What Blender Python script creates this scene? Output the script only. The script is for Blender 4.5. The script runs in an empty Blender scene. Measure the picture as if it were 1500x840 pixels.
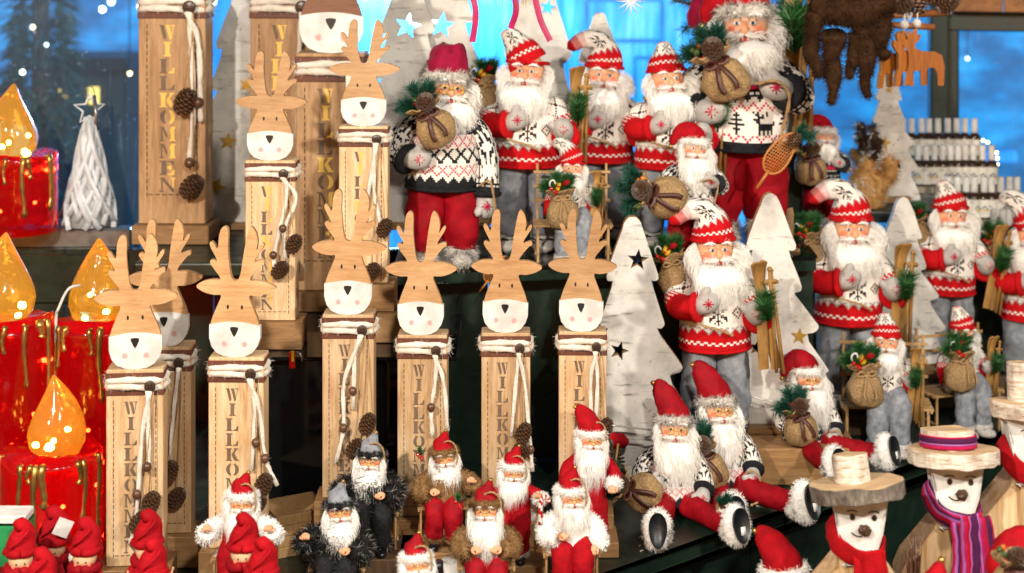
import bpy, bmesh, math, random
from math import sin, cos, pi, radians, sqrt, atan2
from mathutils import Vector, Matrix, Quaternion
from mathutils import noise as MN
from mathutils.geometry import tessellate_polygon

S = bpy.context.scene
C = S.collection
F, HOR, ZC = 2300.0, -100.0, 1.9        # focal length and horizon of the photograph, eye height


def P(px, py, Y):
    return Vector(((px - 750) / F * Y, Y, ZC - (py - HOR) / F * Y))


def on(px, py, z):                       # the point of the level z that the photo shows there
    return P(px, py, (ZC - z) * F / (py - HOR))


ZA, ZM, ZB, ZL = ZC - .736, ZC - .85, ZC - 1.18, ZC - 1.36   # top shelf, cabinet, main shelf, low table
ZS = ZC - 1.10                           # wooden step on the main shelf

# ------------------------------------------------------------ camera
cam_d = bpy.data.cameras.new('camera')
cam = bpy.data.objects.new('camera', cam_d)
C.objects.link(cam)
cam.location = (0, 0, ZC)
cam.rotation_euler = (radians(90), 0, 0)
cam_d.sensor_width = 36
cam_d.lens = 36 * F / 1500
cam_d.shift_y = -(420 - HOR) / 1500
cam_d.clip_start, cam_d.clip_end = .05, 400
cam_d.dof.use_dof = True
cam_d.dof.focus_distance = 2.98
cam_d.dof.aperture_fstop = 3.5
S.camera = cam
# ------------------------------------------------------------ dusk sky
W = bpy.data.worlds.new('World')
S.world = W
W.use_nodes = True
wn = W.node_tree
bg = wn.nodes['Background']
sky = wn.nodes.new('ShaderNodeTexSky')
sky.sky_type = 'NISHITA'
sky.sun_disc = False
sky.sun_elevation = radians(1.5)
sky.sun_rotation = radians(200)
wn.links.new(sky.outputs[0], bg.inputs[0])
bg.inputs[1].default_value = .15
S.view_settings.view_transform = 'Standard'
S.view_settings.look = 'None'
S.view_settings.exposure = 0.32
S.view_settings.gamma = 1
S.cycles.use_denoising = True
S.cycles.max_bounces = 6
S.cycles.diffuse_bounces = 3
S.cycles.glossy_bounces = 3
S.cycles.transmission_bounces = 6
S.cycles.transparent_max_bounces = 12
S.cycles.sample_clamp_indirect = 6
S.cycles.caustics_reflective = False
S.cycles.caustics_refractive = False


def stall_lamp(x, y, z, aim, power, size, col=(1, .90, .76), spread=130):
    d = bpy.data.lights.new('stall_lamp', 'SPOT')
    d.energy, d.shadow_soft_size, d.color = power, size, col
    d.spot_size, d.spot_blend = radians(spread), .6
    o = bpy.data.objects.new('stall_lamp', d)
    o.location = (x, y, z)
    o.rotation_euler = (Vector(aim) - Vector((x, y, z))).to_track_quat('-Z', 'Y').to_euler()
    C.objects.link(o)


# the lamps that hang in the stall, over the counter
stall_lamp(-1.35, .55, 2.70, (-.4, 3.3, 1.0), 300, .05)
stall_lamp(.45, .25, 2.85, (.2, 3.4, 1.0), 175, .08)
stall_lamp(2.0, 1.0, 2.65, (.9, 3.5, 1.0), 215, .05)

# the cool floodlight of the lane behind the windows
fd = bpy.data.lights.new('lane_floodlight', 'POINT')
fd.energy, fd.shadow_soft_size, fd.color = 90, .12, (.45, .78, 1)
fo = bpy.data.objects.new('lane_floodlight', fd); fo.location = P(560, -60, 6.6); C.objects.link(fo)

# ------------------------------------------------------------ materials
MATS = {}


def nt(name):
    m = bpy.data.materials.new(name)
    m.use_nodes = True
    MATS[name] = m
    n = m.node_tree.nodes
    return m, n, m.node_tree.links, n['Principled BSDF']


def coords(n, l, scale, jitter=True):
    tc = n.new('ShaderNodeTexCoord')
    mp = n.new('ShaderNodeMapping')
    mp.inputs['Scale'].default_value = scale
    l.new(tc.outputs['Object'], mp.inputs['Vector'])
    if jitter:
        oi = n.new('ShaderNodeObjectInfo')
        mu = n.new('ShaderNodeMath'); mu.operation = 'MULTIPLY'; mu.inputs[1].default_value = 37
        l.new(oi.outputs['Random'], mu.inputs[0])
        l.new(mu.outputs[0], mp.inputs['Location'])
    return mp.outputs[0]


def noise(n, l, vec, scale, detail=3, rough=.55, dist=0):
    t = n.new('ShaderNodeTexNoise')
    t.inputs['Scale'].default_value = scale
    t.inputs['Detail'].default_value = detail
    t.inputs['Roughness'].default_value = rough
    t.inputs['Distortion'].default_value = dist
    l.new(vec, t.inputs['Vector'])
    return t.outputs['Fac']


def ramp(n, l, fac, stops):
    r = n.new('ShaderNodeValToRGB')
    e = r.color_ramp.elements
    while len(e) < len(stops):
        e.new(.5)
    for k, (p, c) in enumerate(stops):
        e[k].position = p
        e[k].color = (c[0], c[1], c[2], 1) if not isinstance(c, (int, float)) else (c, c, c, 1)
    l.new(fac, r.inputs[0])
    return r.outputs[0]


def bump(n, l, b, fac, strength, dist=.002):
    u = n.new('ShaderNodeBump')
    u.inputs['Strength'].default_value = strength
    u.inputs['Distance'].default_value = dist
    l.new(fac, u.inputs['Height'])
    l.new(u.outputs[0], b.inputs['Normal'])


def cloth(name, c1, c2, sc=60, rough=.9, bs=.5, sheen=0.0, stretch=(1, 1, 1), bsc=None):
    """two close tones mixed by noise, with a fine raised nap"""
    m, n, l, b = nt(name)
    v = coords(n, l, stretch)
    f = noise(n, l, v, sc, 4)
    l.new(ramp(n, l, f, [(.3, c1), (.7, c2)]), b.inputs['Base Color'])
    b.inputs['Roughness'].default_value = rough
    b.inputs['Specular IOR Level'].default_value = .18
    if sheen:
        b.inputs['Sheen Weight'].default_value = sheen
        b.inputs['Sheen Roughness'].default_value = .4
    if bs:
        f2 = noise(n, l, v, bsc or sc * 4, 2)
        bump(n, l, b, f2, bs, .002)
    return m


def gloss(name, c, rough=.3, metal=0, coat=0):
    m, n, l, b = nt(name)
    v = coords(n, l, (1, 1, 1))
    f = noise(n, l, v, 25, 3)
    c2 = tuple(x * .72 for x in c)
    l.new(ramp(n, l, f, [(.35, c2), (.65, c)]), b.inputs['Base Color'])
    l.new(ramp(n, l, f, [(.3, max(.02, rough - .08)), (.7, rough + .08)]), b.inputs['Roughness'])
    b.inputs['Metallic'].default_value = metal
    b.inputs['Coat Weight'].default_value = coat
    return m


def wood(name, light, mid, dark, sc=14, stretch=(9, 9, .8), rough=.55, contrast=.25, axis_rot=None):
    m, n, l, b = nt(name)
    v = coords(n, l, stretch)
    f = noise(n, l, v, sc, 5, .6, .8)
    f2 = noise(n, l, v, sc * 6, 3, .6)
    v3 = coords(n, l, (1, 1, 1))
    f3 = noise(n, l, v3, 7, 2)
    mx = n.new('ShaderNodeMix'); mx.data_type = 'RGBA'; mx.blend_type = 'MULTIPLY'
    mx.inputs[0].default_value = 1
    l.new(ramp(n, l, f, [(.5 - contrast, dark), (.5, mid), (.5 + contrast, light)]), mx.inputs['A'])
    l.new(ramp(n, l, f2, [(.3, .80), (.6, 1.0)]), mx.inputs['B'])
    m2 = n.new('ShaderNodeMix'); m2.data_type = 'RGBA'; m2.blend_type = 'MULTIPLY'
    m2.inputs[0].default_value = 1
    l.new(mx.outputs['Result'], m2.inputs['A'])
    l.new(ramp(n, l, f3, [(.35, (.80, .74, .66)), (.65, 1.0)]), m2.inputs['B'])
    hv = n.new('ShaderNodeHueSaturation')
    oi = n.new('ShaderNodeObjectInfo')
    mr = n.new('ShaderNodeMapRange'); mr.inputs['To Min'].default_value = .80; mr.inputs['To Max'].default_value = 1.08
    l.new(oi.outputs['Random'], mr.inputs['Value']); l.new(mr.outputs[0], hv.inputs['Value'])
    l.new(m2.outputs['Result'], hv.inputs['Color'])
    l.new(hv.outputs[0], b.inputs['Base Color'])
    b.inputs['Roughness'].default_value = rough
    bump(n, l, b, f2, .25, .001)
    return m


# woods
wood('pine_board', (.84, .66, .46), (.74, .52, .31), (.56, .34, .17), contrast=.22)
wood('pine_face', (.70, .45, .24), (.61, .36, .175), (.46, .25, .11), sc=10, stretch=(1.0, 9, 10))
wood('shaded_board', (.58, .38, .21), (.46, .28, .14), (.32, .17, .08), contrast=.22)  # darkened pine: the shade on the large posts is put into the colour
wood('board_edge', (.62, .40, .2), (.5, .3, .14), (.36, .2, .09))
wood('base_wood', (.45, .27, .12), (.36, .2, .085), (.22, .115, .045), stretch=(.9, 8, 9))
wood('pale_wood', (.62, .42, .21), (.52, .33, .15), (.38, .21, .09))
wood('snow_wood', (.82, .62, .40), (.74, .53, .31), (.56, .35, .16), sc=9, stretch=(9, 5, .35), contrast=.13)
wood('ski_wood', (.50, .30, .09), (.42, .23, .065), (.30, .15, .04))
wood('orange_wood', (.66, .24, .03), (.56, .18, .02), (.36, .10, .01))
wood('beam_wood', (.50, .21, .045), (.36, .14, .03), (.18, .06, .015), stretch=(.5, 6, 6))
wood('dark_wood', (.17, .10, .05), (.12, .07, .035), (.07, .04, .02))
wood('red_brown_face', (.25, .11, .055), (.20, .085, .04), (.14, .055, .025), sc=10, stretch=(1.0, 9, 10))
# painted green shelf
m, n, l, b = nt('green_paint')
v = coords(n, l, (1, 1, 1), False)
f = noise(n, l, v, 5, 6, .65)
l.new(ramp(n, l, f, [(.35, (.004, .009, .007)), (.6, (.010, .026, .017)), (.72, (.022, .036, .025))]), b.inputs['Base Color'])
l.new(ramp(n, l, noise(n, l, v, 18, 5), [(.3, .22), (.7, .5)]), b.inputs['Roughness'])
bump(n, l, b, noise(n, l, v, 40, 4), .25, .002)
gloss('black_acrylic', (.006, .007, .008), .07)
gloss('dark_fabric', (.008, .010, .010), .8)
gloss('window_frame_green', (.014, .028, .02), .45)
gloss('grey_metal', (.22, .23, .24), .35, .6)
# birch bark
m, n, l, b = nt('birch_bark')
v = coords(n, l, (1, 1, 1))
v2 = coords(n, l, (3, 3, 22))
base = ramp(n, l, noise(n, l, v, 8, 7, .68), [(.28, (.30, .295, .285)), (.44, (.56, .545, .52)), (.58, (.72, .70, .67))])
lent = ramp(n, l, noise(n, l, v2, 4, 6, .7), [(.58, 1.0), (.68, .18)])
crk = ramp(n, l, noise(n, l, v, 13, 9, .78, 2.5), [(.60, 1.0), (.635, .25)])
mx = n.new('ShaderNodeMix'); mx.data_type = 'RGBA'; mx.blend_type = 'MULTIPLY'; mx.inputs[0].default_value = .75
l.new(base, mx.inputs['A']); l.new(lent, mx.inputs['B'])
m2 = n.new('ShaderNodeMix'); m2.data_type = 'RGBA'; m2.blend_type = 'MULTIPLY'; m2.inputs[0].default_value = .8
l.new(mx.outputs['Result'], m2.inputs['A']); l.new(crk, m2.inputs['B'])
l.new(m2.outputs['Result'], b.inputs['Base Color'])
b.inputs['Roughness'].default_value = .7
bump(n, l, b, noise(n, l, v, 30, 6, .7), .5, .003)
# fresh birch log bark: cream with short rusty flecks
m, n, l, b = nt('birch_log')
f = noise(n, l, coords(n, l, (7, 7, 60)), 5, 5, .65)
f2 = noise(n, l, coords(n, l, (1, 1, 1)), 30, 5, .7)
mx = n.new('ShaderNodeMix'); mx.data_type = 'RGBA'; mx.blend_type = 'MULTIPLY'; mx.inputs[0].default_value = 1
l.new(ramp(n, l, f, [(.36, (.40, .27, .18)), (.47, (.64, .58, .50)), (.7, (.76, .71, .63))]), mx.inputs['A'])
l.new(ramp(n, l, f2, [(.35, (.55, .50, .46)), (.55, 1.0)]), mx.inputs['B'])
l.new(mx.outputs['Result'], b.inputs['Base Color'])
b.inputs['Roughness'].default_value = .7
bump(n, l, b, f2, .6, .003)
# dark outer bark
m, n, l, b = nt('grey_bark')
v = coords(n, l, (1, 1, .45))
f = noise(n, l, v, 70, 6, .7)
l.new(ramp(n, l, f, [(.35, (.05, .04, .032)), (.55, (.17, .14, .115)), (.75, (.38, .34, .30))]), b.inputs['Base Color'])
b.inputs['Roughness'].default_value = .9
bump(n, l, b, f, .9, .006)
cloth('log_end', (.50, .32, .17), (.62, .45, .28), 30)
# felts and knits
cloth('grey_felt', (.15, .165, .20), (.33, .35, .39), 22, .95, .6, 0, bsc=120)
cloth('pale_grey_felt', (.36, .345, .33), (.50, .48, .465), 24, .95, .5, .2, bsc=140)
cloth('mottled_wool', (.33, .31, .30), (.55, .53, .51), 30, .95, .9, .2, bsc=90)
cloth('wool_white', (.74, .70, .65), (.86, .83, .79), 60, .9, .7, bsc=260)
cloth('wool_red', (.42, .003, .007), (.58, .005, .010), 60, .85, .7, bsc=260)
cloth('wool_brown', (.025, .012, .012), (.05, .025, .022), 60)
cloth('wool_black', (.008, .009, .012), (.02, .021, .026), 60)
cloth('wool_grey', (.36, .33, .33), (.5, .47, .47), 60)
cloth('wool_crimson', (.50, .01, .05), (.64, .02, .09), 60)
cloth('velvet_red', (.20, .001, .006), (.36, .002, .010), 14, .7, .35, 0)
cloth('velvet_bright', (.27, .0015, .006), (.44, .0025, .010), 18, .8, .5, 0, bsc=180)
cloth('velvet_magenta', (.22, .002, .028), (.33, .004, .045), 14, .75, .25, .15)
cloth('burlap', (.30, .18, .08), (.54, .37, .19), 24, .95, .8, bsc=34)
MATS['burlap'].node_tree.nodes['Bump'].inputs['Distance'].default_value = .010
cloth('twine', (.36, .22, .10), (.5, .34, .18), 200, .95, .6)
cloth('yarn', (.62, .55, .47), (.80, .76, .70), 50, .95, .7, .2, bsc=150)
cloth('beard_white', (.84, .825, .80), (.93, .92, .905), 40, .7, 0)
cloth('beard_grey', (.45, .43, .41), (.72, .70, .68), 40, .7, 0)
cloth('fur_white', (.78, .77, .75), (.90, .89, .88), 40, .8, 0)
cloth('fur_brown', (.16, .085, .032), (.28, .16, .07), 40, .85, 0)
cloth('fur_black', (.006, .006, .007), (.020, .019, .020), 40, .8, 0)
cloth('fur_grey', (.10, .095, .095), (.25, .24, .235), 40, .8, 0)
cloth('fur_tan', (.46, .24, .075), (.62, .36, .14), 40, .85, 0)
cloth('plush_brown', (.020, .008, .003), (.050, .022, .008), 40, .9, 0)
cloth('fur_pale', (.46, .43, .40), (.66, .63, .59), 40, .85, 0)
cloth('fur_smoke', (.13, .12, .115), (.30, .28, .265), 40, .85, 0)
cloth('skin', (.72, .36, .20), (.80, .43, .26), 20, .45, 0)
cloth('rosy', (.74, .20, .11), (.78, .27, .16), 20, .45, 0)
cloth('bead_skin', (.66, .42, .26), (.72, .48, .30), 20, .5, 0)
gloss('lip_red', (.50, .04, .03), .4)
gloss('eye_white', (.85, .85, .84), .12)
gloss('iris_blue', (.10, .20, .32), .12)
gloss('pupil_black', (.004, .004, .004), .12)
gloss('gold_wire', (.85, .55, .10), .3, .4)
gloss('gold_paint', (.52, .33, .10), .35, .85)
gloss('gold_inlay', (.62, .40, .08), .4, .5)
gloss('boot_black', (.010, .010, .012), .25)
gloss('sole_black', (.012, .014, .018), .4)
gloss('brown_satin', (.075, .022, .014), .45)
gloss('leather_brown', (.13, .038, .018), .6)
gloss('magenta_satin', (.42, .004, .09), .4)
cloth('stripe_pink', (.32, .006, .05), (.42, .01, .07), 60, .9, .5, bsc=300)
cloth('stripe_purple', (.05, .008, .045), (.075, .012, .065), 60, .9, .5, bsc=300)
gloss('stripe_lilac', (.35, .10, .38), .6)
cloth('scarf_red', (.30, .002, .005), (.40, .003, .008), 60, .9, .5, bsc=300)
gloss('button_brown', (.055, .032, .024), .35)
gloss('bead_brown', (.12, .055, .032), .3)
gloss('cone_brown', (.065, .030, .014), .5)
gloss('cone_tip', (.30, .16, .08), .5)
gloss('needle_green', (.025, .13, .03), .5)
gloss('needle_blue', (.015, .10, .065), .5)
gloss('holly_green', (.02, .10, .025), .35)
gloss('berry_red', (.50, .006, .008), .12, 0, .5)
gloss('berry_orange', (.62, .19, .02), .15, 0, .5)
gloss('berry_green', (.05, .09, .02), .15, 0, .5)
gloss('white_paint', (.74, .735, .72), .6)
gloss('cheek_pink', (.82, .42, .42), .6)
gloss('nose_black', (.010, .010, .011), .5)
gloss('letter_grey', (.17, .115, .075), .8)
gloss('stitch_brown', (.055, .024, .010), .8)
gloss('white_card', (.8, .8, .79), .5)
gloss('red_plastic', (.55, .01, .01), .25)
gloss('yellow_plastic', (.7, .45, .02), .25)
gloss('green_card', (.02, .30, .10), .4)
gloss('bottle_glass', (.035, .018, .008), .08)
gloss('label_cream', (.78, .75, .68), .5)
gloss('label_ink', (.05, .06, .12), .6)
gloss('label_yellow', (.70, .45, .05), .6)
gloss('shelf_beige', (.46, .38, .28), .6)
gloss('frost_white', (.72, .76, .82), .55)
gloss('metal_grey', (.3, .3, .32), .3, .8)
gloss('cinnamon', (.30, .10, .03), .6)
gloss('straw', (.60, .38, .09), .6)
gloss('wicker_orange', (.55, .22, .05), .5)
gloss('street_dark', (.010, .014, .022), .5)
gloss('hut_dark', (.05, .045, .04), .8)
gloss('fir_dark', (.03, .10, .07), .8)


def glow(name, col, strength, vary=None):
    m, n, l, b = nt(name)
    b.inputs['Base Color'].default_value = (*[min(1, c) for c in col], 1)
    b.inputs['Emission Strength'].default_value = strength
    b.inputs['Emission Color'].default_value = (*col, 1)
    return m


glow('lamp_white', (1, .97, .92), 14)
glow('lamp_cool', (.75, .93, 1), 9)
glow('lamp_warm', (1, .72, .32), 9)
glow('lamp_yellow', (1, .62, .12), 2.2)
glow('bulb_amber', (1, .50, .10), 60)
glow('bulb_red', (1, .20, .03), 60)
glow('led_gold', (.62, .38, .08), .28)
# back-lit blue tarpaulin of the booth across the lane
m, n, l, b = nt('blue_tarp')
v = coords(n, l, (1, 1, 1), False)
fa = noise(n, l, v, 1.1, 3, .5)
fb = noise(n, l, coords(n, l, (7, 1, .6), False), 3, 3, .6)
mm = n.new('ShaderNodeMath'); mm.operation = 'MULTIPLY'
l.new(fa, mm.inputs[0]); l.new(fb, mm.inputs[1])
l.new(ramp(n, l, mm.outputs[0], [(.12, (.004, .07, .34)), (.24, (.008, .17, .56)), (.36, (.03, .32, .74)), (.5, (.20, .56, .88))]), b.inputs['Emission Color'])
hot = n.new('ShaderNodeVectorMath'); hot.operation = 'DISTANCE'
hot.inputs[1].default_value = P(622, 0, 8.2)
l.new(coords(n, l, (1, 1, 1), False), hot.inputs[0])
hs_ = ramp(n, l, hot.outputs['Value'], [(.05, 1.0), (.55, .20), (1.0, .12)])  # glare of the floodlight put into the tarp's own glow, fading outwards
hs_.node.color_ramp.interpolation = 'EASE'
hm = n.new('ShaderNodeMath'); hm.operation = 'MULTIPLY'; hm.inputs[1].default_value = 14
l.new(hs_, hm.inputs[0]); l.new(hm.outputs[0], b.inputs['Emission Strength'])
b.inputs['Base Color'].default_value = (.02, .15, .4, 1)
m, n, l, b = nt('blue_dim')
v = coords(n, l, (1, 1, 2.2), False)
f = noise(n, l, v, 2.6, 4, .6)
l.new(ramp(n, l, f, [(.3, (.006, .055, .14)), (.48, (.008, .11, .28)), (.64, (.01, .22, .50)), (.8, (.05, .40, .7))]), b.inputs['Emission Color'])
b.inputs['Emission Strength'].default_value = 1.7
b.inputs['Base Color'].default_value = (.01, .05, .12, 1)
# weathered clear sheeting in the windows
m, n, l, b = nt('window_sheet')
out = n['Material Output']
tr = n.new('ShaderNodeBsdfTransparent'); tr.inputs[0].default_value = (.86, .95, 1, 1)
b.inputs['Base Color'].default_value = (.55, .66, .72, 1)
b.inputs['Roughness'].default_value = .25
b.inputs['Transmission Weight'].default_value = .5
vs = coords(n, l, (30, 1, 1.1), False)
st = ramp(n, l, noise(n, l, vs, 3.2, 4, .7, .4), [(.60, 0), (.78, .55)])
sp = ramp(n, l, noise(n, l, coords(n, l, (1, 1, 1), False), 75, 2, .6), [(.66, 0), (.74, .6)])
ad = n.new('ShaderNodeMath'); ad.operation = 'ADD'; ad.use_clamp = True
l.new(st, ad.inputs[0]); l.new(sp, ad.inputs[1])
a2 = n.new('ShaderNodeMath'); a2.operation = 'MULTIPLY_ADD'; a2.inputs[1].default_value = .55; a2.inputs[2].default_value = .07
l.new(ad.outputs[0], a2.inputs[0])
ms = n.new('ShaderNodeMixShader')
l.new(a2.outputs[0], ms.inputs[0]); l.new(tr.outputs[0], ms.inputs[1]); l.new(b.outputs[0], ms.inputs[2])
l.new(ms.outputs[0], out.inputs[0])


def lit_shell(name, col, em, estr, trans, rough, scale=18):
    """tinted moulded plastic of a lit lantern"""
    m, n, l, b = nt(name)
    b.inputs['Base Color'].default_value = (*col, 1)
    b.inputs['Transmission Weight'].default_value = trans
    b.inputs['Roughness'].default_value = rough
    b.inputs['IOR'].default_value = 1.25
    b.inputs['Emission Color'].default_value = (*em, 1)
    b.inputs['Emission Strength'].default_value = estr
    b.inputs['Coat Weight'].default_value = .6
    b.inputs['Coat Roughness'].default_value = .08
    v = coords(n, l, (1, 1, 1))
    bump(n, l, b, noise(n, l, v, scale, 2), .35, .02)
    return m


lit_shell('wax_red', (.80, .004, .006), (.7, .0, .003), .14, .88, .12, 20)
lit_shell('flame_amber', (1.0, .66, .16), (1, .40, .02), .19, .92, .07, 22)


# ------------------------------------------------------------ mesh builder
class MB:
    def __init__(s):
        s.v, s.f, s.m = [], [], []

    def add(s, vs, fs, m=0, M=None):
        o = len(s.v)
        s.v += [tuple(M @ Vector(q)) for q in vs] if M else [tuple(q) for q in vs]
        s.f += [tuple(i + o for i in f) for f in fs]
        s.m += [m] * len(fs) if isinstance(m, int) else list(m)

    def box(s, c, d, m=0, R=None, bev=.0):
        x, y, z = d[0] / 2, d[1] / 2, d[2] / 2
        M = Matrix.Translation(c) @ (R.to_4x4() if R else Matrix())
        if bev <= 0:
            vs = [(i * x, j * y, k * z) for i in (-1, 1) for j in (-1, 1) for k in (-1, 1)]
            s.add(vs, [(0, 1, 3, 2), (4, 6, 7, 5), (0, 4, 5, 1), (2, 3, 7, 6), (0, 2, 6, 4), (1, 5, 7, 3)], m, M)
            return
        b_ = bmesh.new()
        bmesh.ops.create_cube(b_, size=1)
        bmesh.ops.scale(b_, vec=d, verts=b_.verts)
        bmesh.ops.bevel(b_, geom=b_.edges[:], offset=min(bev, min(d) * .4), segments=1, affect='EDGES')
        b_.verts.index_update()
        s.add([q.co.copy() for q in b_.verts], [[q.index for q in f.verts] for f in b_.faces], m, M)
        b_.free()

    def sweep(s, path, rad, seg=10, m=0, cap=True, matf=None, ph=0.0, X0=None):
        path = [Vector(p) for p in path]
        n = len(path)
        if not isinstance(rad, list):
            rad = [rad] * n
        T = [(path[min(k + 1, n - 1)] - path[max(k - 1, 0)]).normalized() for k in range(n)]
        X = Vector(X0) if X0 else (Vector((1, 0, 0)) if abs(T[0].x) < .9 else Vector((0, 0, 1)))
        vs, fs, ms = [], [], []
        for k in range(n):
            X = (X - T[k] * X.dot(T[k])).normalized()
            Yv = T[k].cross(X)
            r = rad[k]
            rx, ry = (r, r) if isinstance(r, (int, float)) else r
            for i in range(seg):
                a = 2 * pi * i / seg - pi + ph
                vs.append(path[k] + X * (rx * sin(a)) - Yv * (ry * cos(a)))
        for k in range(n - 1):
            for i in range(seg):
                j = (i + 1) % seg
                fs.append((k * seg + i, k * seg + j, (k + 1) * seg + j, (k + 1) * seg + i))
                ms.append(matf(i - seg // 2, k) if matf else m)
        if cap:
            fs.append(tuple(range(seg - 1, -1, -1))); ms.append(matf(0, 0) if matf else m)
            fs.append(tuple((n - 1) * seg + i for i in range(seg))); ms.append(matf(0, n - 2) if matf else m)
        s.add(vs, fs, ms)

    def ell(s, c, r, seg=14, rings=9, m=0, R=None, fn=None):
        if isinstance(r, (int, float)):
            r = (r, r, r)
        vs = [(0, 0, -1)]
        for k in range(1, rings):
            t = -pi / 2 + pi * k / rings
            for i in range(seg):
                a = 2 * pi * i / seg
                vs.append((cos(t) * cos(a), cos(t) * sin(a), sin(t)))
        vs.append((0, 0, 1))
        fs = [(0, 1 + (i + 1) % seg, 1 + i) for i in range(seg)]
        for k in range(rings - 2):
            for i in range(seg):
                j = (i + 1) % seg
                fs.append((1 + k * seg + i, 1 + k * seg + j, 1 + (k + 1) * seg + j, 1 + (k + 1) * seg + i))
        L = len(vs) - 1
        fs += [(L, 1 + (rings - 2) * seg + i, 1 + (rings - 2) * seg + (i + 1) % seg) for i in range(seg)]
        vs = [Vector((p[0] * r[0], p[1] * r[1], p[2] * r[2])) for p in vs]
        if fn:
            vs = [fn(p) for p in vs]
        M = Matrix.Translation(c) @ (R.to_4x4() if R else Matrix())
        s.add(vs, fs, m, M)

    def plate(s, loops, y0, y1, mf=0, mside=1):
        """flat board cut to an outline (x,z) with holes, front at y0, back at y1"""
        tris = tessellate_polygon([[Vector((p[0], p[1], 0)) for p in L] for L in loops])
        flat = [p for L in loops for p in L]
        n = len(flat)
        vs = [(p[0], y0, p[1]) for p in flat] + [(p[0], y1, p[1]) for p in flat]
        fs = [tuple(t) for t in tris] + [tuple(i + n for i in t[::-1]) for t in tris]
        ms = [mf] * len(fs)
        o = 0
        for L in loops:
            k = len(L)
            for i in range(k):
                j = (i + 1) % k
                fs.append((o + i, o + j, o + j + n, o + i + n)); ms.append(mside)
            o += k
        s.add(vs, fs, ms)

    def jitter(s, amp, freq, seed=0, start=0):
        o = Vector((seed * 3.7, seed * 1.3, 0))
        for i in range(start, len(s.v)):
            p = Vector(s.v[i])
            s.v[i] = tuple(p + MN.noise_vector(p * freq + o) * amp)

    def ribbon(s, pts, w, side, m=0, taper=1.0):
        n = len(pts)
        vs = []
        for k, p in enumerate(pts[:-1]):
            q = w * (1 - taper * (k / (n - 1)) ** 2) * .5
            vs += [p - side * q, p + side * q]
        vs.append(pts[-1])
        fs = [(2 * k, 2 * k + 1, 2 * k + 3, 2 * k + 2) for k in range(n - 2)]
        fs.append((2 * (n - 2), 2 * (n - 2) + 1, 2 * (n - 1)))
        s.add(vs, fs, m)

    def fur(s, src, n, L, w, droop=.3, spread=.6, seed=1, mats=(0,), patch=None, flow=(0, 0, 0)):
        """hairs that stand on the faces of another builder"""
        rnd = random.Random(seed)
        tri, acc, tot = [], [], 0
        for f in src.f:
            for k in range(1, len(f) - 1):
                a, b_, c = Vector(src.v[f[0]]), Vector(src.v[f[k]]), Vector(src.v[f[k + 1]])
                nn = (b_ - a).cross(c - a)
                ar = nn.length
                if ar < 1e-12:
                    continue
                tot += ar
                tri.append((a, b_, c, nn / ar)); acc.append(tot)
        import bisect
        dn = Vector((0, 0, -droop)) + Vector(flow)
        for _ in range(n):
            a, b_, c, nn = tri[min(bisect.bisect(acc, rnd.random() * tot), len(tri) - 1)]
            u, v_ = rnd.random(), rnd.random()
            if u + v_ > 1:
                u, v_ = 1 - u, 1 - v_
            p = a + (b_ - a) * u + (c - a) * v_
            d = (nn + Vector((rnd.gauss(0, 1), rnd.gauss(0, 1), rnd.gauss(0, 1))) * spread * .5 + dn * .5).normalized()
            d2 = (d + dn).normalized()
            ln = L * rnd.uniform(.6, 1.25)
            sd = d.cross(Vector((rnd.gauss(0, 1), rnd.gauss(0, 1), rnd.gauss(0, 1))))
            if sd.length < 1e-6:
                continue
            sd.normalize()
            if patch:
                mi = mats[1] if MN.noise(p * patch[0] + Vector((seed, 0, 0))) > patch[1] else mats[0]
            else:
                mi = mats[rnd.randrange(len(mats))]
            s.ribbon([p - nn * w * .3, p + d * ln * .5, p + d * ln * .5 + d2 * ln * .5], w, sd, mi)

    def mesh(s, name, mats, smooth=True):
        me = bpy.data.meshes.new(name)
        me.from_pydata([tuple(q) for q in s.v], [], s.f)
        for q in mats:
            me.materials.append(MATS[q])
        me.polygons.foreach_set('material_index', s.m)
        me.polygons.foreach_set('use_smooth', [bool(smooth)] * len(s.f))
        me.update()
        return me


def put(name, me, parent=None, M=None):
    o = bpy.data.objects.new(name, me)
    C.objects.link(o)
    if parent:
        o.parent = parent
    if M is not None:
        o.matrix_local = M
    return o


def thing(name, label, cat, loc=(0, 0, 0), rz=0.0, sc=1.0, group=None, rot=None):
    o = bpy.data.objects.new(name, None)
    C.objects.link(o)
    o.empty_display_size = .02
    o.location = loc
    o.rotation_euler = rot if rot else (0, 0, rz)
    o.scale = (sc, sc, sc)
    o['label'], o['category'] = label, cat
    if group:
        o['group'] = group
    return o


def tag(o, label, cat, group=None):
    o['label'], o['category'] = label, cat
    if group:
        o['group'] = group
    return o


def struct(name, mb, mats, kind='structure', smooth=False):
    o = put(name, mb.mesh(name, mats, smooth))
    o['kind'] = kind
    return o


CACHE = {}


def cached(key, fn):
    if key not in CACHE:
        CACHE[key] = fn()
    return CACHE[key]


def rotm(rx=0, ry=0, rz=0):
    from mathutils import Euler
    return Euler((rx, ry, rz)).to_matrix()


def arc(p0, p1, p2, n=8):
    p0, p1, p2 = Vector(p0), Vector(p1), Vector(p2)
    return [p0 * (1 - t) ** 2 + p1 * 2 * t * (1 - t) + p2 * t * t for t in [k / n for k in range(n + 1)]]


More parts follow.
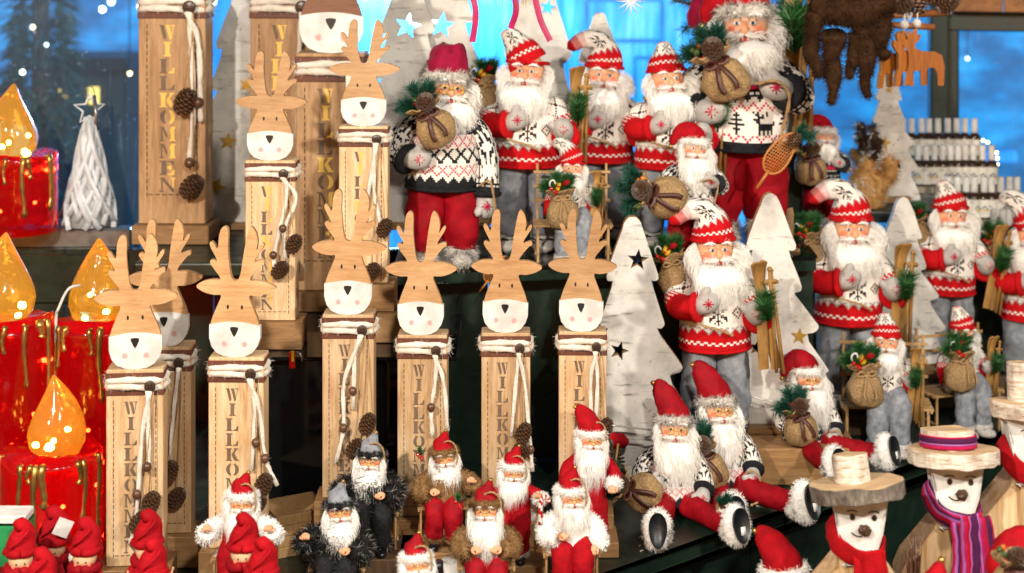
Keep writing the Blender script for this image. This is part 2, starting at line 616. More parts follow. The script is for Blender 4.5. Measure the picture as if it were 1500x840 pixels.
def smooth_path(pts, n=4):
    """Catmull-Rom through the points"""
    q = [Vector(p) for p in pts]
    q = [q[0] * 2 - q[1]] + q + [q[-1] * 2 - q[-2]]
    out = []
    for k in range(1, len(q) - 2):
        for j in range(n):
            t = j / n
            a, b_, c, d = q[k - 1], q[k], q[k + 1], q[k + 2]
            out.append(.5 * ((2 * b_) + (c - a) * t + (2 * a - 5 * b_ + 4 * c - d) * t * t + (3 * b_ - a - 3 * c + d) * t ** 3))
    out.append(q[-2])
    return out
# ------------------------------------------------------------ ground, stand, windows
g = MB(); g.add([(-60, -20, -.3), (60, -20, -.3), (60, 120, -.3), (-60, 120, -.3)], [(0, 1, 2, 3)])
struct('ground', g, ['street_dark'])


def deck(name, outline, ztop, thick, mats, label, cat, bev=.0):
    """horizontal board cut to an outline (x,y)"""
    mb = MB()
    n = len(outline)
    tr = tessellate_polygon([[Vector((p[0], p[1], 0)) for p in outline]])
    vs = [(p[0], p[1], ztop) for p in outline] + [(p[0], p[1], ztop - thick) for p in outline]
    mb.add(vs, [tuple(t) for t in tr] + [tuple(i + n for i in t[::-1]) for t in tr] +
           [(i, i + n, (i + 1) % n + n, (i + 1) % n) for i in range(n)])
    bm = bmesh.new(); me = mb.mesh(name, mats, False)
    bm.from_mesh(me); bmesh.ops.recalc_face_normals(bm, faces=bm.faces[:]); bm.to_mesh(me); bm.free()
    o = put(name, me)
    if bev:
        md = o.modifiers.new('edge', 'BEVEL'); md.width = bev; md.segments = 2
    if cat:
        tag(o, label, cat)
    else:
        o['kind'] = 'structure'
    return o


def xy(px, py, z):
    p = on(px, py, z)
    return (p.x, p.y)


# main shelf: its front edge runs away to the right
e0, e1 = Vector(xy(880, 840, ZB)), Vector(xy(1335, 678, ZB))
ed = (e1 - e0).normalized()
eL, eR = e0 - ed * .75, e1 + ed * 1.3
deck('display_shelf', [(-2.2, eL.y), (eL.x, eL.y), (eR.x, eR.y), (eR.x, 4.25), (-2.2, 4.25)], ZB, .035, ['green_paint'],
     'dark green painted wooden shelf carrying the small dolls and reindeer posts', 'shelf', .004)
# its skirt and the low table in front of it
sk = MB()
nrm = Vector((-ed.y, ed.x))
for k in range(9):
    a = eL + nrm * .035 + ed * (k * .30 + .001); b_ = eL + nrm * .035 + ed * (k * .30 + .297)
    q = nrm * .02
    vs = [(p.x, p.y, z) for z in (.12, ZB - .036) for p in (a, b_, b_ + q, a + q)]
    sk.add(vs, [(0, 1, 5, 4), (1, 2, 6, 5), (2, 3, 7, 6), (3, 0, 4, 7), (4, 5, 6, 7)])
tag(struct('shelf_skirt', sk, ['green_paint']), 'dark green board cladding below the diagonal shelf edge', 'cladding')
bpy.data.objects['shelf_skirt']['kind'] = 'thing'
lt = deck('low_table', [(-.1, 2.0), (2.4, 2.0), (2.4, eR.y + .2), (eR.x + .05 * ed.y, eR.y - .06), (e0.x + .06, e0.y - .06), (-.1, 2.55)], ZL, .03,
          ['dark_fabric'], 'low dark table in front of the shelf carrying the wooden snowmen', 'table')
# wooden steps at the back of the main shelf
mb = MB()
mb.box((.555, 3.62, (ZB + ZS) / 2), (.37, .56, ZS - ZB - .001), 0, None, .003)
tag(put('shelf_step', mb.mesh('shelf_step', ['base_wood'], False)), 'brown wooden step behind the lounging dolls', 'step')
mb = MB()
mb.box((1.085, 4.03, (ZB + ZS) / 2), (.27, .30, ZS - ZB - .001), 0, None, .003)
tag(put('shelf_step', mb.mesh('shelf_step', ['dark_wood'], False)), 'dark wooden step under the standing doll nearest the bottles', 'step')
# upper shelves against the window
aL0, aL1 = xy(196, 386, ZA), xy(436, 386, ZA)
deck('window_shelf', [(aL0[0], aL0[1]), (aL1[0], aL1[1]), (aL1[0], 3.92), (aL0[0], 3.92)], ZA, .03, ['green_paint'],
     'dark green shelf under the tall post at the window', 'shelf', .004)
r0, r1 = xy(572, 399, ZA), xy(1196, 378, ZA)
deck('window_shelf', [(r0[0], r0[1]), (r1[0], r1[1]), (.70, 3.84), (.84, 3.86), (.84, 4.12), (1.2, 4.14), (1.2, 4.42), (.70, 4.5), (.66, 3.92), (r0[0], 3.92)], ZA, .03, ['green_paint'],
     'dark green upper shelf under the row of standing bearded dolls', 'shelf', .004)
gl = deck('glass_pane', [(r0[0] + .01, r0[1] - .012), (r1[0], r1[1] - .012), (r1[0] + .005, r1[1] + .12), (r0[0] + .01, r0[1] + .12)], ZA + .006, .005,
          ['black_acrylic'], 'thin dark glass strip along the front of the upper shelf', 'glass strip')
# supports of the upper shelf
mb = MB()
for k in range(5):
    mb.box((-.235 + k * .185 + .09, 3.50 + .022 * k, (ZB + ZA - .03) / 2), (.182, .02, ZA - .032 - ZB))
tag(put('back_panel', mb.mesh('back_panel', ['green_paint'], False)), 'dark green boarding under the upper shelf behind the posts', 'boarding')
mb = MB()
for k in range(11):
    mb.box((-1.50 + k * .12, 3.80, (ZB + ZA - .03) / 2), (.117, .02, ZA - .032 - ZB))
tag(put('back_panel', mb.mesh('back_panel', ['green_paint'], False)), 'dark green boarding under the window behind the red candles', 'boarding')
mb = MB()
for k in range(8):
    mb.box((.75 + k * .19, 4.22, (ZB + ZA - .03) / 2 - .03), (.187, .02, ZA - .10 - ZB))
tag(put('back_panel', mb.mesh('back_panel', ['green_paint'], False)), 'dark green boarding below the bottle steps', 'boarding')
# glossy black display cabinet
cab = thing('display_cabinet', 'glossy black display cabinet under the two middle reindeer posts', 'cabinet', (-.36, 3.44, ZB))
mb = MB(); mb.box((-.015, 0, (ZM - ZB) / 2 - .004), (.41, .56, ZM - ZB - .012), 0, None, .003)
put('body', mb.mesh('body', ['black_acrylic'], False), cab)
mb = MB(); mb.box((0, -.005, ZM - ZB - .004), (.50, .60, .008), 0, None, .002)
put('top', mb.mesh('top', ['black_acrylic'], False), cab)
cl = thing('price_clip', 'small red and yellow plastic clip on the cabinet edge', 'clip', P(428, 521, 3.125))
mb = MB(); mb.box((0, 0, -.009), (.012, .008, .034), 0, None, .002)
put('clip_body', mb.mesh('clip_body', ['red_plastic'], False), cl)
mb = MB(); mb.box((.002, -.006, .0), (.005, .004, .022), 0, None, .001)
put('clip_tab', mb.mesh('clip_tab', ['yellow_plastic'], False), cl)
mb = MB(); mb.sweep(arc((.004, 0, .004), (.02, -.004, .012), (.02, -.004, -.012), 6), .0025, 6)
put('hook', mb.mesh('hook', ['metal_grey']), cl)
# timber blocks seen between the posts
for (px, py, Y, d, rz, lab) in ((432, 768, 3.02, (.11, .10, .075), .5, 'stack of yellowish timber offcuts beside the black cabinet'),
                                (522, 0, 0, 0, 0, 0)):
    if not lab:
        continue
    t = thing('wood_block', lab, 'wood block', P(px, py, Y), rz)
    t.location.z = ZB
    mb = MB()
    for k in range(4):
        mb.box((.002 * (k % 2), .001 * k, .0095 + k * .0195), (d[0], d[1], .019), 0, None, .001)
    put('board', mb.mesh('board', ['pale_wood'], False), t)

# window wall
YW = 3.98


def xw(px, Y=YW):
    return (px - 750) / F * Y


def window(name, label, x0, x1, y, z0, z1, posts, y1=None, framed=True):
    y1 = y if y1 is None else y1
    t = thing(name, label, 'window', (x0, y, z0))
    t.rotation_euler.z = atan2(y1 - y, x1 - x0)
    w = sqrt((x1 - x0) ** 2 + (y1 - y) ** 2)
    mb = MB(); mb.box((w / 2, 0, (z1 - z0) / 2), (w, .006, z1 - z0))
    put('pane', mb.mesh('pane', ['window_sheet'], False), t)
    if framed:
        for px in posts:
            mb = MB(); mb.box((px - x0, 0, (z1 - z0) / 2), (.055, .05, z1 - z0 + .04), 0, None, .004)
            put('frame_post', mb.mesh('frame_post', ['window_frame_green'], False), t)
        mb = MB(); mb.box((w / 2, -.002, z1 - z0 + .03), (w + .06, .056, .06), 0, None, .004)
        put('frame_rail', mb.mesh('frame_rail', ['window_frame_green'], False), t)
    return t


zt = ZC + .28
window('stall_window', 'long blue lit window behind the standing dolls', -1.75, xw(1152), YW, ZA - .02, zt, [-1.72, xw(1158)])
window('stall_window', 'blue lit window behind the orange hanging moose', xw(1150), 1.345, 4.98, ZA - .10, zt, [1.35], None)
window('stall_window', 'darker framed window behind the bottle shelf', 1.40, 2.7, 5.02, ZA - .10, ZC - .315, [1.40], 4.62)
mb = MB(); mb.box(((-1.75 + xw(215)) / 2, 3.845, ZA - .012), (1.75 + xw(215), .05, .05), 0, None, .006)
tag(put('window_sill', mb.mesh('window_sill', ['grey_metal'], False)), 'grey metal sill strip below the window by the candles', 'window sill')
mb = MB(); mb.box(((-1.75 + xw(215)) / 2, 3.80, ZA - .10), (1.75 + xw(215), .04, .12), 0, None, .004)
tag(put('ledge_board', mb.mesh('ledge_board', ['green_paint'], False)), 'dark green ledge board under the metal sill', 'board')
# orange-brown fascia above the right window, ceiling beams
mb = MB()
R = rotm(0, 0, -.30)
for k in range(9):
    mb.box(Vector((1.37 + .165 * (k + .5) * cos(.30), 4.93 - .165 * (k + .5) * sin(.30), ZC + .03)), (.163, .03, .56), 0, R, .003)
tag(put('fascia_board', mb.mesh('fascia_board', ['beam_wood'], False)), 'warm brown planking above the window on the bottle side', 'planking')
mb = MB()
for (y, z) in ((3.1, ZC + .30), (4.0, ZC + .36)):
    mb.box((.2, y, z), (4.6, .09, .10), 0, None, .006)
struct('roof_beam', mb, ['dark_wood'])
# the wooden barrel behind the small tree
t = thing('barrel', 'dark brown wooden barrel with rope behind the second birch tree', 'barrel', (P(1185, 600, 4.06).x, 4.06, ZB))
mb = MB(); mb.sweep([(0, 0, z) for z in (0, .1, .2, .3, .4)], [.10, .115, .12, .115, .105], 18)
put('staves', mb.mesh('staves', ['dark_wood'], True), t)
mb = MB(); mb.sweep([(.123 * sin(a), -.123 * cos(a), .365) for a in [2 * pi * k / 24 for k in range(25)]], .006, 6)
put('rope', mb.mesh('rope', ['twine']), t)

# ------------------------------------------------------------ lane behind the windows
def street(name, label, cat, mb, mats, smooth=False):
    return tag(put(name, mb.mesh(name, mats, smooth)), label, cat)


mb = MB(); mb.box((-.15, 8.2, 1.1), (2.9, .05, 3.4))
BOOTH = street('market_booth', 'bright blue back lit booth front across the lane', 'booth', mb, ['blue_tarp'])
mb = MB()
mb.box((2.45, 9.4, 1.1), (2.9, .05, 3.4))
street('market_booth', 'dim blue lit booth beyond the bottle side window', 'booth', mb, ['blue_dim'])
mb = MB(); mb.box((-3.1, 8.9, 1.1), (3.5, .05, 3.4))
street('market_booth', 'dark teal booth front beyond the candle side window', 'booth', mb, ['blue_dim'])
for k, (px, py, w, h) in enumerate(((915, 30, 110, 60), (960, 140, 60, 110), (700, 180, 50, 90))):
    p = P(px, py, 8.1)
    mb = MB(); s_ = 8.1 / F
    mb.box((0, 0, h * s_ / 2), (w * s_, .02, .02)); mb.box((0, 0, -h * s_ / 2), (w * s_, .02, .02))
    mb.box((-w * s_ / 2, 0, 0), (.02, .02, h * s_)); mb.box((w * s_ / 2, 0, 0), (.02, .02, h * s_))
    o = put('booth_frame', mb.mesh('booth_frame', ['blue_dim'], False), BOOTH)
    o.location = p - Vector((0, 0, 0))
# counters and rails glimpsed low in the right window
for (px, py, w, h, Y, mt, lab) in ((1230, 205, 190, 26, 8.6, 'street_dark', 'dark counter front far behind the right window'),
                                   (1240, 232, 200, 14, 8.5, 'lamp_cool', None),
                                   (1465, 229, 48, 16, 8.4, 'lamp_cool', 'small glowing pale blue sign behind the dark window')):
    if not lab:
        continue
    mb = MB(); mb.box((0, 0, 0), (w * Y / F, .05, h * Y / F), 0, None, .01)
    o = street('booth_counter' if mt == 'street_dark' else 'light_sign', lab, 'counter' if mt == 'street_dark' else 'sign', mb, ['blue_dim' if mt == 'street_dark' else 'blue_tarp'])
    o.location = P(px, py, Y)
# timber hut with a lit window on the candle side
hut = thing('market_hut', 'dark timber market hut with a small yellow lit window', 'hut', P(138, 420, 8.2))
hut.location.z = -.3
mb = MB(); mb.box((0, 0, .75), (.42, .3, 1.5)); put('wall', mb.mesh('wall', ['hut_dark'], False), hut)
mb = MB(); mb.plate([[(-.26, 1.5), (.26, 1.5), (.22, 1.56), (-.22, 1.56)]], -.25, .2, 0, 0); put('roof', mb.mesh('roof', ['street_dark'], False), hut)
for (dx, dz) in ((.04, 1.36), (-.11, 1.37)):
    mb = MB(); mb.box((dx, -.16, dz), (.05, .02, .085)); put('window', mb.mesh('window', ['lamp_yellow'], False), hut)
fir = thing('fir_tree', 'dark green fir tree beyond the window by the candles', 'tree', (xw(42, 7.4), 7.6, -.3))
mb = MB(); src = MB(); src.sweep([(0, 0, z) for z in (.5, 1.0, 1.5, 2.0, 2.7)], [.22, .17, .12, .07, .02], 16)
mb.fur(src, 2600, .13, .02, .5, .9, 5); put('crown', mb.mesh('crown', ['fir_dark']), fir)
mb = MB(); mb.sweep([(0, 0, 0), (0, 0, 1.2), (0, 0, 2.5)], [.08, .06, .02], 8); put('trunk', mb.mesh('trunk', ['dark_wood']), fir)
# bulbs glimpsed in the lane
BULBS = [(150, 14, .020, 'lamp_white', 'white street bulb above the timber hut'),
         (206, 10, .022, 'lamp_white', 'white street bulb beside the tall post'),
         (163, 3, .022, 'lamp_cool', 'cool white bulb at the top between candle and post'),
         (312, 3, .020, 'lamp_white', 'white bulb just past the tall window post'),
         (48, 40, .014, 'lamp_warm', 'warm bulb in the fir tree'),
         (33, 106, .014, 'lamp_white', 'small bulb above the rear candle flame'),
         (190, 108, .013, 'lamp_warm', 'orange bulb beside the hut window'),
         (68, 66, .010, 'lamp_cool', 'tiny cool bulb high in the fir tree'),
         (620, 14, .115, 'lamp_cool', 'large glaring floodlight behind the two white board trees'),
         (1168, 20, .030, 'lamp_warm', 'warm bulb beside the brown plush'),
         (1417, 86, .012, 'lamp_cool', 'cool bulb in the dark framed window'),
         (1292, 2, .020, 'lamp_warm', 'warm bulb above the hanging moose')]
for (px, py, r, mt, lab) in BULBS:
    r *= .62 if px != 620 else .8
    p = P(px, py, 7.0 if px < 1100 else 8.0)
    if px == 620:
        p = P(px, py, 8.0)
    mb = MB(); mb.ell((0, 0, 0), r, 12, 8); mb.sweep([(0, 0, r * .9), (0, 0, r * 1.7)], r * .35, 8, 1)
    mb.sweep([(0, 0, r * 1.6), (0, .005, 2.9 - p.z)], .003, 4, 1)
    o = tag(put('street_bulb', mb.mesh('street_bulb', [mt, 'street_dark'])), lab, 'light bulb', 'bulbs in the lane behind the window')
    o.location = p
mb = MB(); mb.box((0, 8.3, 2.92), (9, .05, .05)); mb.box((0, 7.0, 2.92), (9, .05, .05)); mb.box((2, 8.0, 2.92), (7, .05, .05))
mb.sweep([(-4.4, 8.1, -.3), (-4.4, 8.1, 2.95)], .04, 8); mb.sweep([(4.4, 8.1, -.3), (4.4, 8.1, 2.95)], .04, 8)
street('cable_gantry', 'dark overhead gantry carrying the lane lights', 'gantry', mb, ['street_dark'])
# fairy lights by the bottles
fl = thing('fairy_lights', 'warm fairy light string at the end of the bottle rows', 'fairy lights', P(1432, 203, 4.75))
pts = [P(*q, 4.75) - P(1432, 203, 4.75) for q in ((1425, 199), (1432, 203), (1440, 206), (1447, 209), (1455, 216), (1460, 224), (1461, 232), (1461, 241), (1460, 250))]
mb = MB(); mb.sweep(smooth_path(pts, 2), .0012, 4); put('wire', mb.mesh('wire', ['street_dark']), fl)
for p in pts[1:]:
    mb = MB(); mb.ell(p, .0045, 8, 6); put('bulb', mb.mesh('bulb', ['lamp_warm']), fl)

# ------------------------------------------------------------ lettered reindeer posts
GL = {
 'W': [[(0, 10), (2.6, 10), (4.3, 1.6), (3.6, 0), (2.7, 0), (.6, 9.2), (0, 9.2)], [(3.6, 10), (6.2, 10), (7.9, 1.6), (7.2, 0), (6.3, 0), (4.6, 7.2)], [(6.9, 10), (9.6, 10), (9.6, 9.3), (9, 9.1), (8.2, 3.2), (7.9, 3.6), (8.3, 9.1), (6.9, 9.4)]],
 'I': [[(2.6, 10), (7.4, 10), (7.4, 9.2), (6.4, 8.9), (6.4, 1.1), (7.4, .8), (7.4, 0), (2.6, 0), (2.6, .8), (3.6, 1.1), (3.6, 8.9), (2.6, 9.2)]],
 'L': [[(0, 10), (5, 10), (5, 9.2), (4, 8.9), (4, 1.1), (4.8, .8), (4.8, 0), (0, 0), (0, .8), (1, 1.1), (1, 8.9), (0, 9.2)], [(5.6, 0), (9.2, 0), (9.4, 3.9), (8.6, 3.9), (7.4, 1.4), (5.6, .9)]],
 'K': [[(0, 10), (4.6, 10), (4.6, 9.2), (3.8, 8.9), (3.8, 1.1), (4.6, .8), (4.6, 0), (0, 0), (0, .8), (.9, 1.1), (.9, 8.9), (0, 9.2)], [(4.3, 5.2), (6.6, 8.8), (6, 9.2), (6, 10), (9.4, 10), (9.4, 9.2), (8.4, 8.9), (6.4, 5.9), (9, 1), (9.8, .8), (9.8, 0), (6.6, 0), (4.3, 4.6)]],
 'M': [[(0, 10), (2.8, 10), (5.2, 3.6), (4.6, 1.6), (1.9, 8.6), (1.9, 1.1), (2.7, .8), (2.7, 0), (0, 0), (0, .8), (.9, 1.1), (.9, 8.9), (0, 9.2)], [(5.0, 2.6), (7.3, 10), (10, 10), (10, 9.2), (9.3, 8.9), (9.3, 1.1), (10, .8), (10, 0), (6, 0), (6, .8), (6.8, 1.1), (6.8, 7.4), (5.5, 3.4)]],
 'E': [[(0, 10), (4.4, 10), (4.4, 0), (0, 0), (0, .8), (1.2, 1.1), (1.2, 8.9), (0, 9.2)], [(5, 10), (9, 10), (9, 6.6), (8.3, 6.6), (7, 9), (5, 9.2)], [(5, 5.8), (7.4, 6.8), (7.4, 3.4), (5, 4.4)], [(5, 0), (9.2, 0), (9.4, 3.6), (8.6, 3.6), (7.2, 1.2), (5, .9)]],
 'N': [[(0, 10), (2.8, 10), (9, 1.4), (9, 0), (8, 0), (2, 8), (2, 1.1), (2.9, .8), (2.9, 0), (0, 0), (0, .8), (1, 1.1), (1, 8.9), (0, 9.2)], [(7, 10), (9.8, 10), (9.8, 9.2), (9, 8.9), (9, 2.6), (8, 3.9), (8, 8.9), (7, 9.2)]],
 'O': [[(4.5 + 4.3 * sin(a), 5 + 5 * cos(a)) for a in [pi + .15 + (pi - .3) * k / 8 for k in range(9)]] + [(4.5 + 1.6 * sin(a), 5 + 3.9 * cos(a)) for a in [2 * pi - .35 - (pi - .7) * k / 8 for k in range(9)]],
       [(5.5 + 4.3 * sin(a), 5 + 5 * cos(a)) for a in [.15 + (pi - .3) * k / 8 for k in range(9)]] + [(5.5 + 1.6 * sin(a), 5 + 3.9 * cos(a)) for a in [pi - .35 - (pi - .7) * k / 8 for k in range(9)]]],
}


def lettering_mesh(lit):
    mb = MB()
    z = .3505
    for n_, ch in enumerate('WILLKOMMEN'):
        for pi_, poly in enumerate(GL[ch]):
            pts = [(p[0] * .0026 - .013 - .007, z - .0235 + p[1] * .0023) for p in poly]
            tr = tessellate_polygon([[Vector((p[0], p[1], 0)) for p in pts]])
            k = 1 if (lit == 2 and (n_ + pi_) % 4) or (lit == 1 and (pi_ >= 1 or n_ in (1, 4)) and (n_ * 3 + pi_) % 5) else 0
            mb.add([(p[0], -.02945, p[1]) for p in pts], [tuple(t) for t in tr], k)
        z -= .0272
    return mb.mesh('lettering', ['letter_grey', 'led_gold' if lit else 'gold_inlay'], False)


def stitch_mesh():
    mb = MB()
    for x in (-.040, .040):
        z = .352
        while z > .082:
            mb.box((x, -.0292, z - .004), (.0013, .0006, .0075)); z -= .0108
    x = -.038
    while x < .036:
        mb.box((x + .004, -.0292, .078), (.0075, .0006, .0013)); x += .0108
    return mb.mesh('stitching', ['stitch_brown'], False)


HEADPX = [(800, 362), (786, 250), (790, 175), (770, 163), (752, 188), (748, 258), (730, 226), (716, 222), (714, 238), (751, 297), (722, 286), (714, 301), (768, 362), (735, 360), (695, 366), (657, 386),
          (690, 408), (735, 418), (768, 414), (745, 462), (728, 500), (718, 540), (718, 572), (728, 604), (748, 626), (778, 638), (818, 641), (860, 637), (888, 624), (908, 600), (918, 572), (918, 540), (908, 500), (890, 462), (868, 414),
          (905, 417), (945, 408), (986, 386), (945, 367), (905, 360), (866, 362), (920, 303), (932, 303), (932, 287), (920, 285), (884, 297), (927, 240), (931, 226), (920, 222), (898, 256), (906, 218), (898, 185), (880, 163), (868, 175), (850, 260), (836, 362)]


def hp(px, py):
    return ((px - 818) * .0005, (640 - py) * .0005)


def roundpoly(pts, it=1):
    for _ in range(it):
        q = []
        n = len(pts)
        for i in range(n):
            a, b_ = pts[i], pts[(i + 1) % n]
            q += [(a[0] * .78 + b_[0] * .22, a[1] * .78 + b_[1] * .22), (a[0] * .22 + b_[0] * .78, a[1] * .22 + b_[1] * .78)]
        pts = q
    return pts


def flat(mb, pts, y, m=0):
    tr = tessellate_polygon([[Vector((p[0], p[1], 0)) for p in pts]])
    mb.add([(p[0], y, p[1]) for p in pts], [tuple(t) for t in tr], m)


def disc(mb, c, r, y, m=0, rz=None, n=14):
    rz = rz or r
    mb.add([(c[0] + r * cos(2 * pi * k / n), y, c[1] + rz * sin(2 * pi * k / n)) for k in range(n)], [tuple(range(n))], m)


def head_mesh(face):
    mb = MB(); mb.plate([roundpoly([hp(*p) for p in HEADPX], 2)], -.026, -.013, 0, 1)
    return mb.mesh('head', [face, 'board_edge'], False)


def muzzle_mesh():
    top = [hp(718 + k * 20, 524 - 13 * sin(pi * k / 10)) for k in range(11)]
    bot = [hp(*p) for p in ((918, 572), (908, 600), (888, 624), (860, 637), (818, 641), (778, 638), (748, 626), (728, 604), (718, 572))]
    pts = [top[0]] + top[1:-1] + [top[-1]] + bot
    mb = MB(); mb.plate([[(p[0] * 1.004, p[1] - .0003) for p in pts]], -.0268, -.0128, 0, 0)
    return mb.mesh('muzzle', ['white_paint'], False)


def cone_mesh():
    mb = MB()
    mb.ell((0, 0, 0), (.24, .24, .46), 10, 7)
    N = 74
    for k in range(N):
        t = (k + .5) / N
        z = -.50 + 1.02 * t
        r = .40 * sqrt(max(.02, 1 - (2 * t - .92) ** 2 / 1.25))
        a = k * 2.39996
        d = Vector((cos(a), sin(a), 0)); up = Vector((0, 0, 1)); sd = Vector((-sin(a), cos(a), 0))
        w = .115 + .03 * sin(pi * t)
        p = d * r * .5 + up * z
        q = d * (r + .09) + up * (z - .03 + .20 * (t - .35))
        vs = [p - sd * w * .5 + up * .02, p + sd * w * .5 + up * .02, q + sd * w - d * .05, q + up * .012, q - sd * w - d * .05,
              p - up * .05, q - up * .050 - d * .015]
        mb.add(vs, [(0, 1, 2, 3, 4), (0, 4, 6, 5), (1, 5, 6, 2), (4, 3, 6), (3, 2, 6)], [0, 0, 0, 1, 1])
    return mb.mesh('pine_cone', ['cone_brown', 'cone_tip'], False)


def wool_tail(pts, r, seed):
    mb = MB()
    rn = random.Random(seed)
    p = smooth_path(pts, 5)
    for k in range(2):
        q = [v + Vector((.35 * r * cos(i * .9 + k * pi), .35 * r * sin(i * .9 + k * pi) * .6, 0)) for i, v in enumerate(p)]
        mb.sweep(q, [r * .72 * rn.uniform(.85, 1.15) for _ in q], 7)
    src = MB(); src.sweep(p, r, 6)
    mb.fur(src, 110, r * 1.3, .0006, .3, 1.4, seed)
    return mb


def reindeer_post(label, cx, base_y, Y, tails, cones, face='pine_face', lit=0, sc=1.0, head=True, z=None, rz=0.0, beads=(), group='reindeer posts', sx=1.0):
    z = ZB if z is None else z
    loc = P(cx, 0, Y); loc.z = z
    t = thing('reindeer_post', label, 'wooden post' if not head else 'reindeer post', loc, rz + .02 * sin(cx * 1.7), sc, group)
    t.scale = (sc * sx, sc * sx, sc)

    def rel(px, py, y=-.040):
        q = P(px, py, Y - .04 * sc)
        return Vector(((q.x - loc.x) / sc / sx, y, (q.z - z) / sc))
    zb = .058 if sc < 1.4 else .030
    mb = cached(('post_base', zb), lambda: (lambda b: (b.box((0, 0, zb / 2), (.14, .095, zb) if sc < 1.4 else (.124, .085, zb), 0, None, .0015), b.mesh('base', ['base_wood'], False))[1])(MB()))
    put('base', mb, t)
    mb = cached(('post_body', zb), lambda: (lambda b: (b.box((0, 0, (.406 + zb) / 2 + .0005), (.108, .058, .405 - zb), 0, None, .0014), b.mesh('post', ['pine_board' if sc < 1.4 else 'shaded_board'], False))[1])(MB()))
    put('post', mb, t)
    put('lettering', cached(('let', lit), lambda: lettering_mesh(lit)), t)
    put('stitching', cached('stitch', stitch_mesh), t)

    def band():
        b = MB()
        for zz in (.3955, .3655):
            b.box((0, 0, zz), (.1115, .0615, .010), 0, None, .001)
        return b.mesh('leather_band', ['leather_brown'], False)

    def wrap():
        b = MB()
        for i, zz in enumerate((.3875, .3755)):
            pts = []
            for k in range(33):
                a = 2 * pi * k / 32
                s_ = max(abs(cos(a)), abs(sin(a)) * .9) ** .55
                pts.append((.0605 * cos(a) / s_ * .93, .0345 * sin(a) / s_ * .93, zz + .0016 * sin(3 * a + i)))
            b.sweep(pts, [.0058 + .0009 * sin(k * 1.7 + i) for k in range(33)], 8)
        src = MB(); src.v, src.f, src.m = list(b.v), list(b.f), list(b.m)
        b.fur(src, 500, .012, .0005, .1, 1.5, 3)
        return b.mesh('yarn_wrap', ['yarn'])

    def button():
        b = MB(); b.sweep([(0, 0, 0), (0, -.0022, 0), (0, -.0034, 0)], [.0105, .0108, .0088], 20)
        for (dx, dz) in ((-.0028, .0028), (.0028, .0028), (-.0028, -.0028), (.0028, -.0028)):
            disc(b, (dx, dz), .0012, -.0040, 1, None, 8)
        return b.mesh('button', ['button_brown', 'pupil_black'], True)
    put('leather_band', cached('band', band), t)
    put('yarn_wrap', cached('wrap', wrap), t)
    put('button', cached('button', button), t, Matrix.Translation((.031, -.0425, .3795)))
    if head:
        h = put('head', cached(('head', face), lambda: head_mesh(face)), t, Matrix.Translation((.003 * sin(cx), .002 * cos(cx), .4065)) @ rotm(0, .02 * sin(cx * 2.3), .05 * sin(cx * 3.1)).to_4x4())
        put('muzzle', cached('muzzle', muzzle_mesh), h)

        def nose():
            b = MB(); b.plate([roundpoly([hp(*p) for p in ((797, 533), (816, 530), (836, 533), (820, 566), (814, 566))], 1)], -.0275, -.0266, 0, 0)
            return b.mesh('nose', ['nose_black'], False)
        put('nose', cached('nose', nose), h)
        for s_ in (-1, 1):
            def eye():
                b = MB(); disc(b, (0, 0), .0022, 0, 0, .0042); return b.mesh('eye', ['nose_black'], False)
            put('eye', cached('deye', eye), h, Matrix.Translation((hp(818 + s_ * 28, 0)[0], -.0263, hp(0, 459)[1])))

            def cheek():
                b = MB(); disc(b, (0, 0), .0062, 0, 0); return b.mesh('cheek', ['cheek_soft'], False)
            put('cheek', cached('dcheek', cheek), h, Matrix.Translation((hp(818 + s_ * 40, 0)[0], -.0271, hp(0, 593)[1])))
    start = Vector((.031, -.044, .372))
    for k, tl in enumerate(tails):
        pts = [start + Vector((-.004 * k, 0, 0))] + [rel(*q) for q in tl]
        if len(pts) == 2:
            pts.insert(1, pts[0].lerp(pts[1], .5) + Vector((.004 - .008 * k, -.002, 0)))
        put('yarn_tail', wool_tail(pts, .0048, 11 + k).mesh('yarn_tail', ['yarn']), t)
    for q in beads:
        def bead():
            b = MB(); b.ell((0, 0, 0), .0088, 14, 9); return b.mesh('bead', ['bead_brown'])
        put('bead', cached('bead', bead), t, Matrix.Translation(rel(*q, -.046)))
    for k, q in enumerate(cones):
        p = rel(*q, -.050)
        b = MB(); b.sweep(smooth_path([start + Vector((.006, .003, 0)), start.lerp(p, .5) + Vector((.004, .003, 0)), p + Vector((0, 0, .012))], 5), .0011, 5)
        put('twine', b.mesh('twine', ['twine']), t)
        M = Matrix.Translation(p) @ rotm(.3 + .5 * k, .5 - .9 * k, 1.3 * k).to_4x4() @ Matrix.Scale(.036, 4)
        put('pine_cone', cached('cone', cone_mesh), t, M)
    return t


# rosy cheeks: pink sprayed softly into the white
m, n, l, b = nt('cheek_soft')
out = n['Material Output']
tc = n.new('ShaderNodeTexCoord')
ln = n.new('ShaderNodeVectorMath'); ln.operation = 'LENGTH'
l.new(tc.outputs['Object'], ln.inputs[0])
fr = ramp(n, l, ln.outputs['Value'], [(.0015, .75), (.0062, 0)])
fr.node.color_ramp.interpolation = 'EASE'
b.inputs['Base Color'].default_value = (.86, .33, .33, 1)
b.inputs['Roughness'].default_value = .6
tr = n.new('ShaderNodeBsdfTransparent')
ms = n.new('ShaderNodeMixShader')
l.new(fr, ms.inputs[0]); l.new(tr.outputs[0], ms.inputs[1]); l.new(b.outputs[0], ms.inputs[2])
l.new(ms.outputs[0], out.inputs[0])

